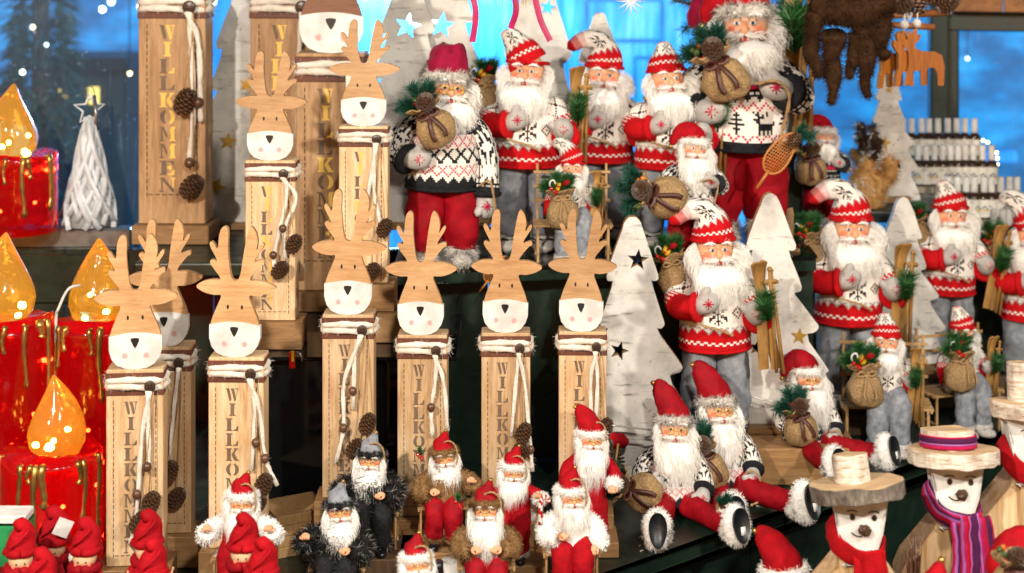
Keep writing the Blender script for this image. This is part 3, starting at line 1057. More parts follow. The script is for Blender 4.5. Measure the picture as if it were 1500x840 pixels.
reindeer_post('pale reindeer post nearest the red candles with grey yarn tail down to its base', 201, 0, 2.80, [[(205, 640), (196, 765), (188, 798)], [(214, 620), (216, 694)]], [(219, 736), (203, 764)],
              face='pine_face', beads=[(213, 684), (198, 724)], rz=.06, sx=0.92)
reindeer_post('reindeer post half hidden behind another, its head peeking out at one side', 245, 0, 2.95, [[(252, 610), (247, 680)]], [(248, 690), (258, 728)], rz=.02, sx=0.9)
reindeer_post('reindeer post with lettering clear down to the doll seated before it', 350, 0, 2.88, [[(374, 600), (369, 690)], [(380, 600), (388, 668), (406, 712)]], [(388, 708), (378, 735)], beads=[(376, 648), (389, 671)], sx=0.93)
reindeer_post('reindeer post raised on an extra wooden block above two grey furred dolls', 512, 0, 3.0, [[(504, 560), (503, 627), (492, 680)], [(520, 520), (517, 600)]], [(539, 620), (521, 656)], beads=[(517, 573), (503, 627)], z=ZB + .048, sx=0.9)
t = thing('wood_block', 'wide flat wooden block beneath the raised reindeer post', 'wood block', (P(512, 0, 3.0).x, 3.0, ZB))
mb = MB(); mb.box((.004, 0, .0235), (.172, .115, .047), 0, None, .0015); put('block', mb.mesh('block', ['base_wood'], False), t)
reindeer_post('warm brown reindeer post above the brown furred doll with holly', 620, 0, 3.035, [[(638, 560), (632, 600), (634, 640)], [(650, 560), (656, 632)]], [], beads=[(632, 597)], sx=0.88)
reindeer_post('honey coloured reindeer post with pine cones beside the red robed seated doll', 741, 0, 3.05, [[(758, 540), (749, 640)], [(768, 560), (777, 658), (780, 692)]], [(767, 634), (762, 660)], beads=[(777, 659)], sx=0.87)
reindeer_post('pale reindeer post with gold lettering next to the front birch tree', 853, 0, 3.06, [[(866, 560), (868, 655)], [(876, 560), (872, 640)]], [(887, 627), (886, 655)], lit=0, sx=0.85)
reindeer_post('reindeer post with glowing letters at the front of the black cabinet', 399, 0, 3.23, [[(420, 290), (402, 372), (404, 410)], [(434, 290), (417, 335), (418, 380)]], [(432, 356), (412, 394)], lit=1, beads=[(415, 334), (401, 373)], z=ZM + .001, sc=.94)
reindeer_post('tallest standing reindeer post of the pair on the cabinet, on an extra block', 534, 0, 3.30, [[(540, 280), (530, 340)], [(548, 280), (560, 340)]], [(564, 333), (545, 396)], lit=1, z=ZM + .062, sc=.94)
t = thing('wood_block', 'wide wooden block under the reindeer post on the cabinet', 'wood block', (P(537, 0, 3.30).x, 3.30, ZM + .001))
mb = MB(); mb.box((0, 0, .030), (.165, .12, .060), 0, None, .0015); put('block', mb.mesh('block', ['base_wood'], False), t)
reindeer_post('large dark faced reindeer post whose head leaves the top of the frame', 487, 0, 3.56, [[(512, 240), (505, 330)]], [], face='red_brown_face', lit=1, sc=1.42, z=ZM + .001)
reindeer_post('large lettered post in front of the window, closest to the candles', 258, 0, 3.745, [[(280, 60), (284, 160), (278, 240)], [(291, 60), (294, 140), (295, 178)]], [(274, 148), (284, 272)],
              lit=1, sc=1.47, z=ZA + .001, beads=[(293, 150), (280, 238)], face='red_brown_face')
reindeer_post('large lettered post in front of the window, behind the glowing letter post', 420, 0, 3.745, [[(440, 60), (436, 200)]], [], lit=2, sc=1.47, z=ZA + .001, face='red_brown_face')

# ------------------------------------------------------------ birch board trees
TREE_R = [(.012, 1.0), (.03, .985), (.045, .945), (.105, .79), (.106, .772), (.098, .760), (.072, .763), (.128, .615), (.132, .60), (.122, .585), (.092, .583), (.198, .45), (.204, .435), (.19, .418), (.142, .405), (.235, .27), (.245, .25), (.225, .235), (.17, .228), (.262, .05), (.262, 0)]


def star_loop(cx, cz, r, rot=0.0):
    return [(cx + (r if k % 2 == 0 else r * .42) * sin(pi * k / 5 + rot), cz + (r if k % 2 == 0 else r * .42) * cos(pi * k / 5 + rot)) for k in range(10)]


def birch_tree(label, cx, Y, ybase, ytop, stars, z=None, wid=1.0, rz=0.0, goldstars=(), zoff=0):
    z0 = (ZC - (ybase - HOR) / F * Y) if z is None else z
    p = P(cx, ybase, Y)
    h = (ZC - (ytop - HOR) / F * Y) - z0
    t = thing('birch_board_tree', label, 'board tree', (p.x, Y, z0), rz, 1.0, 'tree shaped birch boards')
    outline = [(x * h * wid, zz * h) for x, zz in TREE_R] + [(-x * h * wid, zz * h) for x, zz in TREE_R[::-1]]
    outline = roundpoly(outline, 1)
    rn = random.Random(int(cx))
    outline = [(a + rn.uniform(-1, 1) * .0012, b_ + rn.uniform(-1, 1) * .0012) for a, b_ in outline]
    loops = [outline] + [star_loop(sx * h, sz * h, sr * h, ro) for sx, sz, sr, ro in stars]
    mb = MB(); mb.plate(loops, -.011, .011, 0, 1)
    put('board', mb.mesh('board', ['birch_bark', 'board_edge'], False), t)
    for sx, sz, sr, ro in goldstars:
        mb = MB(); mb.plate([star_loop(sx * h, sz * h, sr * h, ro)], -.014, -.0115, 0, 0)
        put('star', mb.mesh('star', ['gold_inlay'], False), t)
    # plank foot
    mb = MB(); mb.box((0, .0, .008), (.34 * h * wid, .075, .016), 0, None, .002)
    put('foot', mb.mesh('foot', ['base_wood'], False), t)
    return t


birch_tree('front birch bark board tree beside the row of reindeer posts', 926, 3.36, 655, 317, [(.02, .84, .042, .1), (-.05, .50, .038, .3)], z=ZB, wid=.92)
birch_tree('birch bark board tree behind the red sleeved doll with skis', 1128, 3.47, 620, 283, [(-.06, .35, .035, .2)], goldstars=[(.12, .40, .035, .1)], z=ZS)
birch_tree('birch bark board tree between the two bottle side dolls', 1322, 3.93, 560, 288, [], goldstars=[(-.02, .55, .03, 0)], z=ZS)
birch_tree('white birch board tree with open star above the fur hat brim of the fez doll', 597, 3.90, 350, -40, [(-.0, .79, .055, .2)], z=ZA + .001, wid=1.0)
birch_tree('greyer birch board tree with open star partly behind the velvet fez hat', 652, 3.945, 345, -60, [(-.012, .75, .05, .15)], z=ZA + .001, wid=1.0)
birch_tree('wide birch board tree hanging over the ribboned hat doll', 788, 3.93, 345, -250, [(.025, .55, .022, .2)], z=ZA + .001, wid=.42)
birch_tree('small birch board tree behind the doll with folded red hat', 878, 3.90, 345, 18, [(.0, .85, .055, .1)], z=ZA + .001, wid=.9)
birch_tree('shaded birch board tree with yellow stars behind the tall window post', 352, 3.90, 350, -10, [], z=ZA + .001, goldstars=[(-.05, .37, .04, .1), (.03, .61, .035, .3), (-.10, .18, .045, .5)], wid=.95)
birch_tree('grey board tree with gold stars beside the bottles', 1301, 4.28, 296, 100, [], z=ZA + .001, goldstars=[(-.04, .44, .06, .2), (-.14, .30, .06, .6), (.0, .84, .03, 0), (-.09, .12, .05, .2)], wid=.9)

# ------------------------------------------------------------ big red lantern candles
def candle(label, cx, Y, ytop, z, r, fl_h, drips, seed):
    p = P(cx, 0, Y)
    h = ZC - (ytop - HOR) / F * Y - z
    t = thing('lantern_candle', label, 'candle lantern', (p.x, Y, z), seed * .9, 1, 'red lantern candles')
    mb = MB()
    rn = random.Random(seed)
    N = 40
    prof = [(r * .98, 0), (r, .01)] + [(r * (1 + .006 * sin(k * 2.1)), .01 + (h - .02) * k / 8) for k in range(1, 8)] + [(r * 1.01, h - .008), (r * .985, h + .003), (r * .93, h + .002), (r * .80, h - .006), (r * .35, h - .010), (.001, h - .010)]
    mb.sweep([(0, 0, q[1] + i * 1e-6) for i, q in enumerate(prof)], [q[0] for q in prof], N, 0, False)
    for i in range(len(mb.v)):
        v = Vector(mb.v[i]); a = atan2(v.y, v.x)
        if v.z > h - .03:
            v.z += .006 * sin(3 * a + seed) + .003 * sin(7 * a)
        mb.v[i] = tuple(v * 1.0)
    put('wax_body', mb.mesh('wax_body', ['wax_red']), t)
    # flame
    fp = [(.02, 0), (.62, .03), (.86, .10), (1.0, .24), (.98, .36), (.86, .50), (.64, .66), (.40, .80), (.20, .91), (.07, .98), (.005, 1.0)]
    fr_ = fl_h * .34
    mb = MB(); mb.sweep([(.012 * sin(q[1] * 3), 0, h - .011 + q[1] * fl_h) for q in fp], [q[0] * fr_ for q in fp], 32, 0, False)
    put('flame', mb.mesh('flame', ['flame_amber']), t)
    for k in range(6):
        a = k * 1.6 + seed
        mb = MB(); mb.ell((fr_ * .45 * cos(a), fr_ * .45 * sin(a), h + fl_h * (.08 + .06 * (k % 4))), .0050, 8, 6)
        put('bulb', mb.mesh('bulb', ['bulb_amber']), t)
    for k in range(9):
        a = k * 2.4 + seed
        mb = MB(); mb.ell((r * .86 * cos(a), r * .86 * sin(a), h * (.12 + .8 * ((k * .37 + seed * .2) % 1))), .0042, 8, 6)
        put('bulb', mb.mesh('bulb', ['bulb_red']), t)
    for k, (a, L, w) in enumerate(drips):
        a = radians(a) - seed * .9
        mb = MB()
        n_ = 12
        pts, rd = [], []
        for i in range(n_):
            tt = i / (n_ - 1)
            aa = a + .03 * sin(tt * 5 + k)
            rr = r * 1.012
            pts.append((rr * sin(aa), -rr * cos(aa), h + .004 - L * tt))
            rd.append(w * .8 * (1.15 - .5 * tt + (.55 if i == n_ - 2 else 0) + .15 * sin(i * 2.2 + k)) if i < n_ - 1 else w * .4)
        mb.sweep([(r * .93 * sin(a), -r * .93 * cos(a), h + .003)] + pts, [w * .7] + rd, 8)
        put('wax_drip', mb.mesh('wax_drip', ['gold_paint']), t)
    return t


candle('front red candle lantern with orange flame, lowest of the candles', 77, 2.90, 664, ZB, .092, .155, [(-70, .12, .006), (-22, .10, .006), (-10, .03, .006), (-3, .17, .007), (6, .075, .009), (46, .04, .006), (52, .11, .006), (76, .14, .006)], 1)
candle('red candle lantern with amber flame just behind the first reindeer post', 145, 3.12, 470, ZB, .092, .175, [(-40, .08, .006), (-48, .15, .006), (-30, .045, .007), (16, .14, .008), (5, .05, .006), (60, .1, .006)], 2)
candle('red candle lantern with golden flame cut by the edge of the frame', 10, 3.05, 468, ZB, .088, .18, [(-12, .15, .006), (4, .10, .007), (14, .05, .006), (40, .12, .006), (62, .03, .009), (76, .18, .006)], 3)
candle('rear red candle lantern standing high on the window sill', 22, 3.79, 228, ZA + .014, .100, .185, [(-40, .08, .006), (-15, .03, .007), (4, .06, .006), (28, .14, .008), (36, .05, .007), (70, .13, .009)], 4)
cb = MB(); cb.sweep(smooth_path([P(118, 418, 3.05), P(100, 424, 3.04), P(86, 452, 3.04), P(82, 470, 3.05), P(80, 560, 3.06)], 5), .003, 6)
tag(put('lamp_cord', cb.mesh('lamp_cord', ['white_paint'])), 'thin white cable looping behind the amber flame candle', 'cable')

# ------------------------------------------------------------ wicker tree on the sill
t = thing('wicker_tree', 'small white wicker cone tree with star at the window', 'ornament tree', P(131, 332, 3.86), .2)
t.location.z = ZA + .014
mb = MB()
for k in range(34):
    a0 = k * 2.4
    s_ = 1 if k % 2 else -1
    pts = []
    for i in range(9):
        tt = i / 8
        zz = (.24 * tt + .01 * (k % 5)) * .95
        rr = .062 * (1 - zz / .27) + .002 + .003 * (k % 3)
        aa = a0 + s_ * tt * 2.2
        pts.append((rr * cos(aa), rr * sin(aa), zz))
    mb.sweep(pts, [(.0075, .0012)] * 9, 6)
mb.sweep([(0, 0, .002), (0, 0, .12), (0, 0, .235)], [.058, .032, .004], 16)
put('wicker', mb.mesh('wicker', ['frost_white']), t)
mb = MB()
sl = star_loop(0, .285, .038)
mb.sweep([(p[0], 0, p[1]) for p in sl + sl[:1]], .0028, 6)
put('star', mb.mesh('star', ['frost_white']), t)
mb = MB(); mb.sweep([(.012 * sin(a), 0, .325 + .016 * cos(a)) for a in [2 * pi * k / 14 for k in range(15)]], .0014, 5)
mb.sweep([(.012, 0, .32), (.016, -.005, .27), (.02, -.006, .235)], [.005, .005, .006], 6)
put('hanging_loop', mb.mesh('hanging_loop', ['metal_grey']), t)

# ------------------------------------------------------------ spray bottles on their steps
mb = MB()
ROWS = [(4.72, -.672, 1313, 1428, 9), (4.57, -.732, 1334, 1452, 10), (4.42, -.800, 1380, 1492, 9), (4.28, -.866, 1446, 1510, 6)]
for (Y, dz, a, b_, n_) in ROWS:
    x0_, x1_ = P(a - 6, 0, Y).x, P(b_ + 4, 0, Y).x
    mb.box(((x0_ + x1_) / 2, Y + .01, (ZC + dz) / 2 - .002), (x1_ - x0_, .145, ZC + dz), 0)
tag(put('bottle_stand', mb.mesh('bottle_stand', ['shelf_beige'], False)), 'stepped beige stand holding rows of spray bottles', 'stand')


def bottle_meshes():
    b = MB(); pr = [(.016, 0), (.018, .003), (.018, .056), (.016, .063), (.009, .070), (.008, .076)]
    b.sweep([(0, 0, q[1]) for q in pr], [q[0] for q in pr], 16)
    glass = b.mesh('glass', ['bottle_glass'])
    b = MB(); pr = [(.0095, .072), (.0098, .074), (.0092, .112), (.0085, .114)]
    b.sweep([(0, 0, q[1]) for q in pr], [q[0] for q in pr], 14)
    cap = b.mesh('cap', ['white_paint'])
    b = MB(); b.sweep([(0, 0, .004), (0, 0, .053)], .0183, 20, 0, False)
    for zz, w in ((.047, .5), (.043, .35)):
        b.sweep([(0, 0, zz), (0, 0, zz + .0013)], .0184, 24, 1, False)
        del b.f[-14:], b.m[-14:]
    for k, (a, zz, mm_) in enumerate(((-.25, .030, 1), (.05, .034, 1), (.3, .028, 1), (-.1, .024, 2), (.2, .022, 2), (.42, .025, 2))):
        b.ell((.0183 * sin(a), -.0183 * cos(a), zz), (.0042, .0008, .0022), 8, 5, mm_)
    lab = b.mesh('label', ['label_cream', 'label_ink', 'label_yellow'])
    return glass, cap, lab


BM = bottle_meshes()
rn = random.Random(4)
ROWN = ('top row', 'second row', 'third row', 'lowest row')
for ri, (Y, dz, a, b_, n_) in enumerate(ROWS):
    for k in range(n_):
        px = a + (b_ - a) * (k + .5) / n_ + rn.uniform(-1.5, 1.5)
        for back in (0,):
            t = thing('spray_bottle', 'brown spray bottle with white cap and cream label in the %s of the stand' % ROWN[ri], 'bottle',
                      (P(px, 0, Y).x, Y - .03 + rn.uniform(-.004, .004), ZC + dz), rn.uniform(-.5, .5), 1.0, 'spray bottles in the %s' % ROWN[ri])
            for nm, me in zip(('glass', 'cap', 'label'), BM):
                put(nm, me, t)
# ------------------------------------------------------------ knitted patterns, stitch by stitch
SNOW = ["......#......", "....#.#.#....", ".#...###...#.", ".##...#...##.", ".####.#.####.", "...##.#.##...", ".....###.....",
        "...##.#.##...", ".####.#.####.", ".##...#...##.", ".#...###...#.", "....#.#.#....", "......#......"]
DEER = [".#.#...#...", "..##.#.#...", "...###.....", ".###.......", "..##......#", "...########", "...#######.", "...#######.", "...#.#.#.#.", "...#.#.#.#."]
FIRS = ["....#....", "...###...", "....#....", "..#####..", "....#....", ".#######.", "....#....", "...###...", "....#....", "....#...."]
WH, RD, BR, BK, GY, CR = range(6)
WOOLS = ['wool_white', 'wool_red', 'wool_brown', 'wool_black', 'wool_grey', 'wool_crimson']


def tri_(c, p):
    q = c % p
    return min(q, p - q)


def pat_snow(c, r):
    if r < 10:
        return WH if r == (5 if c % 4 < 2 else 4) else RD
    if r < 13:
        return RD if r - 10 <= tri_(c, 6) - 1 else (GY if r - 11 <= tri_(c, 6) - 1 else WH)
    if r < 14:
        return GY if c % 3 else WH
    if r < 30:
        cc = (c + 12) % 24 - 12
        rr = r - 15
        if abs(cc) <= 6:
            return BR if 0 <= rr <= 12 and SNOW[rr][cc + 6] == '#' else WH
        d = 12 - abs(cc)
        return BR if d + abs(r - 21) in (3,) or (d == 0 and r == 21) else WH
    if r < 40:
        return CR if (c % 4 == 0 and r % 3 == 0) else WH
    return RD if (r + c % 2) % 3 else WH


def lattice(c, r, p, thick=0):
    a, b = (c + r) % p, (c - r) % p
    return a == 0 or b == 0 or (thick and (a == 1 or b == p - 1))


def pat_nordic(c, r):
    if r < 5:
        return BK
    if r < 8:
        return BK if r - 5 <= tri_(c, 6) - 1 else WH
    if r < 14:
        return CR if lattice(c, r - 8, 6) else WH
    if r < 15:
        return WH
    if r < 23:
        q = (r - 15)
        if lattice(c, q - 4, 8, 1):
            return BK
        return BK if (c % 8 in (0,) and q == 4) else WH
    if r < 30:
        return CR if lattice(c, r - 23, 6) else WH
    if r < 33:
        return BK if r - 30 <= tri_(c, 6) else WH
    return BK if r < 37 else (CR if lattice(c, r - 37, 6) else WH)


def pat_deer(c, r):
    if r < 4:
        return BK
    if r < 7:
        return CR if lattice(c, r - 4, 6) else WH
    if r < 17:
        rr = 9 - (r - 7)
        cc = (c + 22) % 24
        if cc < 11:
            return BK if DEER[rr][cc] == '#' else WH
        if 13 <= cc < 22:
            return BK if FIRS[rr][cc - 13] == '#' else WH
        return WH
    if r < 21:
        return CR if lattice(c, r - 17, 6) else WH
    if r < 26:
        if r == 24:
            return WH if c % 3 else BK
        return BK if r > 22 or r - 20 > tri_(c, 6) else WH
    if r < 28:
        return CR if r - 26 <= tri_(c, 4) else BK
    if r < 33:
        return CR if lattice(c, r - 28, 6) else WH
    return BK if r - 33 <= tri_(c, 6) else WH


def pat_heart(c, r):
    if r < 18:
        return WH if r % 5 == 3 and c % 5 == 0 or (r % 5 == 4 and c % 5 in (4, 1)) else BK
    if r < 21:
        return WH if r == 19 and c % 3 else BK
    if r < 26:
        return CR if r - 22 <= tri_(c, 6) else BK
    return WH if lattice(c, r, 6) else BK


def pat_hat(c, r):
    if r < 10:
        return WH if r == (6 if c % 4 < 2 else 5) else RD
    if r < 13:
        return RD if r - 10 <= tri_(c, 6) - 1 else (GY if r - 11 <= tri_(c, 6) - 1 else WH)
    if r < 27:
        cc = (c + 9) % 18 - 9
        rr = r - 13
        if abs(cc) <= 6 and 0 <= rr < 13:
            return BR if SNOW[rr][cc + 6] == '#' else WH
        return WH
    if r < 30:
        return CR if (c + r) % 3 == 0 else WH
    return WH if r < 34 and (c + r) % 4 == 0 else RD


def pat_sleeve_snow(c, r):
    if r < 11:
        return BR if lattice(c, r, 9) else WH
    if r < 15:
        return WH if (c + r) % 3 == 0 else RD
    return RD


def pat_sleeve_dark(c, r):
    if r < 5:
        return WH if lattice(c, r, 6) else BK
    if r < 20:
        return BK if (SNOW[(r - 3) % 13][(c % 13)] == '#') else WH
    if r < 23:
        return WH if r == 21 and c % 3 else BK
    return BK


PATS = dict(snow=pat_snow, nordic=pat_nordic, deer=pat_deer, heart=pat_heart)

# ------------------------------------------------------------ doll pieces, in heights of a standing doll, hip at z=0
HEADZ = .425


def lerp_profile(prof, n):
    out = []
    for k in range(n + 1):
        z = prof[0][0] + (prof[-1][0] - prof[0][0]) * k / n
        for a, b in zip(prof, prof[1:]):
            if a[0] <= z <= b[0] + 1e-9:
                t = (z - a[0]) / (b[0] - a[0]); t2 = t * t * (3 - 2 * t)
                out.append((z, a[1] + (b[1] - a[1]) * t2, a[2] + (b[2] - a[2]) * t2)); break
    return out


def jumper_mesh(pat, seed):
    mb = MB()
    N, R = (120, 46) if pat != 'deer' else (120, 44)
    pr = lerp_profile([(-.045, .170, .134), (-.02, .174, .138), (.06, .172, .136), (.16, .156, .128), (.25, .135, .110), (.31, .105, .085), (.355, .06, .06)], R)
    mb.sweep([(0, 0, z) for z, _, _ in pr], [(a, b) for _, a, b in pr], N, 0, True, PATS[pat])
    mb.jitter(.008, 9, seed)
    # rolled welt
    pts = [(.171 * sin(2 * pi * k / 40), -.135 * cos(2 * pi * k / 40), -.043) for k in range(41)]
    mb.sweep(pts, .007, 6, BK if pat != 'snow' else RD)
    return mb.mesh('jumper', WOOLS)


def sleeve_mesh(pts, pat, r0=.055, r1=.064, cuff=None):
    mb = MB()
    p = smooth_path(pts, 10)
    n = len(p)
    rad = [r0 + (r1 - r0) * k / (n - 1) for k in range(n)]
    rad[0] *= .6; rad[1] *= .85
    fn = pat_sleeve_snow if pat == 'snow' else pat_sleeve_dark
    K = 30.0 / (n - 1) if pat == 'snow' else 26.0 / (n - 1)
    mb.sweep(p, rad, 45 if pat == 'snow' else 52, 0, True, lambda c, r: fn(c, int(r * K)))
    mb.jitter(.006, 12, 3)
    d = (p[-1] - p[-3]).normalized()
    a = p[-1] - d * .02
    mb.sweep([a, a + d * .008, a + d * .022, a + d * .03], [r1 * .95, r1 * 1.16, r1 * 1.14, r1 * .9], 24, (cuff if cuff is not None else (RD if pat == 'snow' else BK)))
    return mb.mesh('sleeve', WOOLS)


def mitten_mesh(p, d, thumb, mat, star=True, r=.048):
    p, d, thumb = Vector(p), Vector(d).normalized(), Vector(thumb).normalized()
    mb = MB()
    mb.sweep([p - d * .01, p + d * .02, p + d * .05, p + d * .085, p + d * .105, p + d * .115], [r * .72, r * .95, r * 1.08, r * .95, r * .6, r * .15], 18)
    q = p + d * .035
    mb.sweep([q, q + thumb * .04 + d * .005, q + thumb * .065 + d * .025, q + thumb * .072 + d * .035], [r * .45, r * .46, r * .40, r * .12], 12)
    mb.jitter(.004, 20, 2)
    if star:
        c = p + d * .052 + Vector((0, -r * 1.07, .004))
        for k in range(4):
            R = rotm(0, k * pi / 4, 0)
            mb.box(c, (.05 if k % 2 == 0 else .04, .006, .0042), 1, R)
    return mb.mesh('mitten', [mat, 'wool_crimson'])


def face_mesh():
    mb = MB()

    def fn(p):
        f = max(0, -p.y / .078)
        x, y, z = p
        y *= .93
        # brow, eye hollows, cheeks, chin
        y += f * (.010 * math.exp(-((abs(x) - .027) ** 2 / .00022 + (z - .012) ** 2 / .00016)))
        y -= f * (.007 * math.exp(-((abs(x) - .040) ** 2 / .0004 + (z + .022) ** 2 / .0004)))
        y -= f * .004 * math.exp(-((z - .034) ** 2 / .0001))
        return Vector((x * .97, y, z))
    mb.ell((0, 0, 0), (.083, .078, .090), 32, 22, 0, None, fn)
    for k, fc in enumerate(mb.f):
        c = sum((Vector(mb.v[i]) for i in fc), Vector()) / len(fc)
        if c.y < -.03 and (abs(abs(c.x) - .043) / .022) ** 2 + ((c.z + .020) / .016) ** 2 < 1:
            mb.m[k] = 1
    # nose
    mb.sweep([(0, -.070, .014), (0, -.079, .000), (0, -.088, -.012), (0, -.088, -.019), (0, -.076, -.025)], [(.007, .006), (.009, .008), (.0145, .012), (.0155, .011), (.010, .008)], 14, 0)
    mb.ell((-.0125, -.077, -.017), (.008, .008, .007), 8, 6, 0); mb.ell((.0125, -.077, -.017), (.008, .008, .007), 8, 6, 0)
    mb.ell((0, -.080, -.0465), (.020, .010, .0072), 12, 7, 2)
    for s_ in (-1, 1):   # ears
        mb.ell((s_ * .082, .0, -.005), (.010, .016, .022), 10, 7, 1)
        mb.ell((s_ * .027, -.0735, .0195), (.015, .006, .006), 10, 6, 0)   # upper lid
    return mb.mesh('face', ['skin', 'rosy', 'lip_red'])


def eye_mesh():
    mb = MB()
    mb.ell((0, 0, 0), (.0125, .009, .0095), 14, 9, 0)
    mb.ell((.0008, -.0062, 0), (.0068, .0042, .0072), 12, 7, 1)
    mb.ell((.0008, -.0092, .0004), (.0034, .0024, .0038), 8, 6, 2)
    return mb.mesh('eye', ['eye_white', 'iris_blue', 'pupil_black'])


def brow_mesh(s_):
    mb = MB()
    mb.sweep(smooth_path([(s_ * .013, -.080, .034), (s_ * .028, -.081, .042), (s_ * .046, -.075, .039), (s_ * .058, -.065, .030)], 3), [.003, .0045, .0058, .0065, .007, .0065, .006, .005, .004, .002], 8)
    src = MB(); src.v, src.f, src.m = list(mb.v), list(mb.f), list(mb.m)
    mb.fur(src, 60, .012, .0022, .1, .6, 4, (0,), None, (s_ * .7, 0, 0))
    return mb.mesh('eyebrow', ['beard_white'])


def moustache_mesh():
    mb = MB()
    for s_ in (-1, 1):
        mb.sweep(smooth_path([(s_ * .002, -.088, -.030), (s_ * .022, -.089, -.031), (s_ * .045, -.082, -.036), (s_ * .066, -.068, -.036)], 4), [.004, .006, .0078, .009, .0092, .009, .008, .007, .006, .005, .004, .003, .001], 9)
    src = MB(); src.v, src.f, src.m = list(mb.v), list(mb.f), list(mb.m)
    for s_ in (-1, 1):
        sub = MB(); h = len(src.f) // 2
        sub.v = src.v; sub.f = src.f[:h] if s_ < 0 else src.f[h:]; sub.m = [0] * h
        mb.fur(sub, 110, .026, .0022, .35, .35, 6, (0,), None, (s_ * 1.2, 0, 0))
    return mb.mesh('moustache', ['beard_white'])


def beard_mesh(W, L, n, seed, wavy=.010, mat='beard_white', side=.0, w=.0030):
    """strands from cheek to cheek falling over a soft core; head centre at the origin"""
    rn = random.Random(seed)
    mb = MB()
    core = [(.0, -.035, -.060, .062, .026), (0, -.055, -.09, W * .78, .036), (0, -.082, -.06 - L * .30, W * .90, .042), (0, -.092, -.06 - L * .58, W * .74, .034), (0, -.080, -.06 - L * .75, W * .34, .016)]
    p = smooth_path([(c[0] + side * k * .25, c[1], c[2]) for k, c in enumerate(core)], 3)
    rr = []
    for k in range(len(p)):
        t = k / (len(p) - 1) * (len(core) - 1); i = min(int(t), len(core) - 2); f = t - i
        rr.append((core[i][3] * (1 - f) + core[i + 1][3] * f, core[i][4] * (1 - f) + core[i + 1][4] * f))
    mb.sweep(p, rr, 22)
    mb.jitter(.012, 16, seed)
    clumps = [(rn.uniform(-1, 1), rn.uniform(-.02, .02), rn.uniform(.8, 1.15)) for _ in range(26)]
    for i in range(n):
        u = rn.uniform(-1, 1)
        q = rn.random()
        cl = min(clumps, key=lambda c: abs(c[0] - u))
        uu = u * .6 + cl[0] * .4
        x0 = u * .084
        zc = -.058 if abs(u) < .72 else -.058 + (abs(u) - .72) * .36
        p0 = Vector((x0, -.072 * sqrt(max(.05, 1 - .85 * u * u)) + .006, zc - .045 * q * (1 - .3 * abs(u))))
        ln = L * (1 - .36 * uu * uu) * cl[2] * rn.uniform(.7, 1.06) * (1 - .15 * q)
        yb = -.165 + .07 * u * u + .045 * rn.random()
        p1 = Vector((u * W * 1.38, yb, p0.z - ln * .26))
        p2 = Vector((uu * W * 1.0 + cl[1] + rn.gauss(0, .010) + side, yb + .035 + rn.gauss(0, .010), p0.z - ln))
        ph, am = rn.uniform(0, 6.3), wavy * rn.uniform(.3, 1.2)
        pts = []
        for k in range(6):
            t = k / 5
            b = p0 * (1 - t) ** 2 + p1 * 2 * t * (1 - t) + p2 * t * t
            pts.append(b + Vector((am * t * sin(ph + t * 7), am * t * cos(ph * 1.7 + t * 6) * .6, 0)))
        a = rn.uniform(-.9, .9)
        mb.ribbon(pts, w * rn.uniform(.6, 1.2), Vector((cos(a), sin(a), 0)), 0 if rn.random() < .86 else 1, .9)
    return mb.mesh('beard', [mat, 'wool_white' if mat == 'beard_white' else 'beard_white'])


def hat_path(lean, tip):
    """lean: sideways bend, tip: 'left','right','up','back'"""
    b = Vector((0, .010, .040))
    if tip == 'left':
        return [b, (lean * .03, .01, .075), (lean * .05 - .012, .015, .125), (-.045, .02, .165), (-.11, .015, .170), (-.165, .01, .135), (-.19, .005, .115)]
    if tip == 'right':
        return [b, (0, .01, .075), (.012, .015, .12), (.04, .02, .155), (.09, .015, .165), (.14, .01, .15), (.165, .005, .14)]
    if tip == 'over':
        return [b, (-.01, .01, .075), (-.035, .015, .12), (-.075, .03, .160), (-.115, .045, .175), (-.135, .06, .16), (-.14, .065, .15)]
    return [b, (lean * .05, .01, .065), (lean * .13, .02, .10), (lean * .22, .028, .13), (lean * .30, .034, .155), (lean * .36, .038, .172), (lean * .38, .040, .182)]


def knit_hat_mesh(lean, tip):
    mb = MB()
    p = smooth_path(hat_path(lean, tip), 7)
    rr = [(.093, .090), (.092, .089), (.086, .083), (.074, .070), (.060, .056), (.050, .048), (.042, .042), (.036, .036), (.028, .028), (.006, .006)]
    rad = []
    for k in range(len(p)):
        t = k / (len(p) - 1) * (len(rr) - 1); i = min(int(t), len(rr) - 2); f = t - i
        rad.append(tuple(rr[i][j] * (1 - f) + rr[i + 1][j] * f for j in (0, 1)))
    KH = 41.0 / (len(p) - 1)
    if tip == 'up' or tip == 'over':
        KH *= .82
    mb.sweep(p, rad, 90, 0, True, lambda c, r: pat_hat(c, int(r * KH)), 0, (1, 0, 0))
    mb.jitter(.005, 14, 7)
    pts = [(.094 * sin(2 * pi * k / 30), .008 - .091 * cos(2 * pi * k / 30), .042 + .006 * cos(2 * pi * k / 30)) for k in range(31)]
    mb.sweep(pts, .0085, 7, RD)
    return mb.mesh('hat', WOOLS)


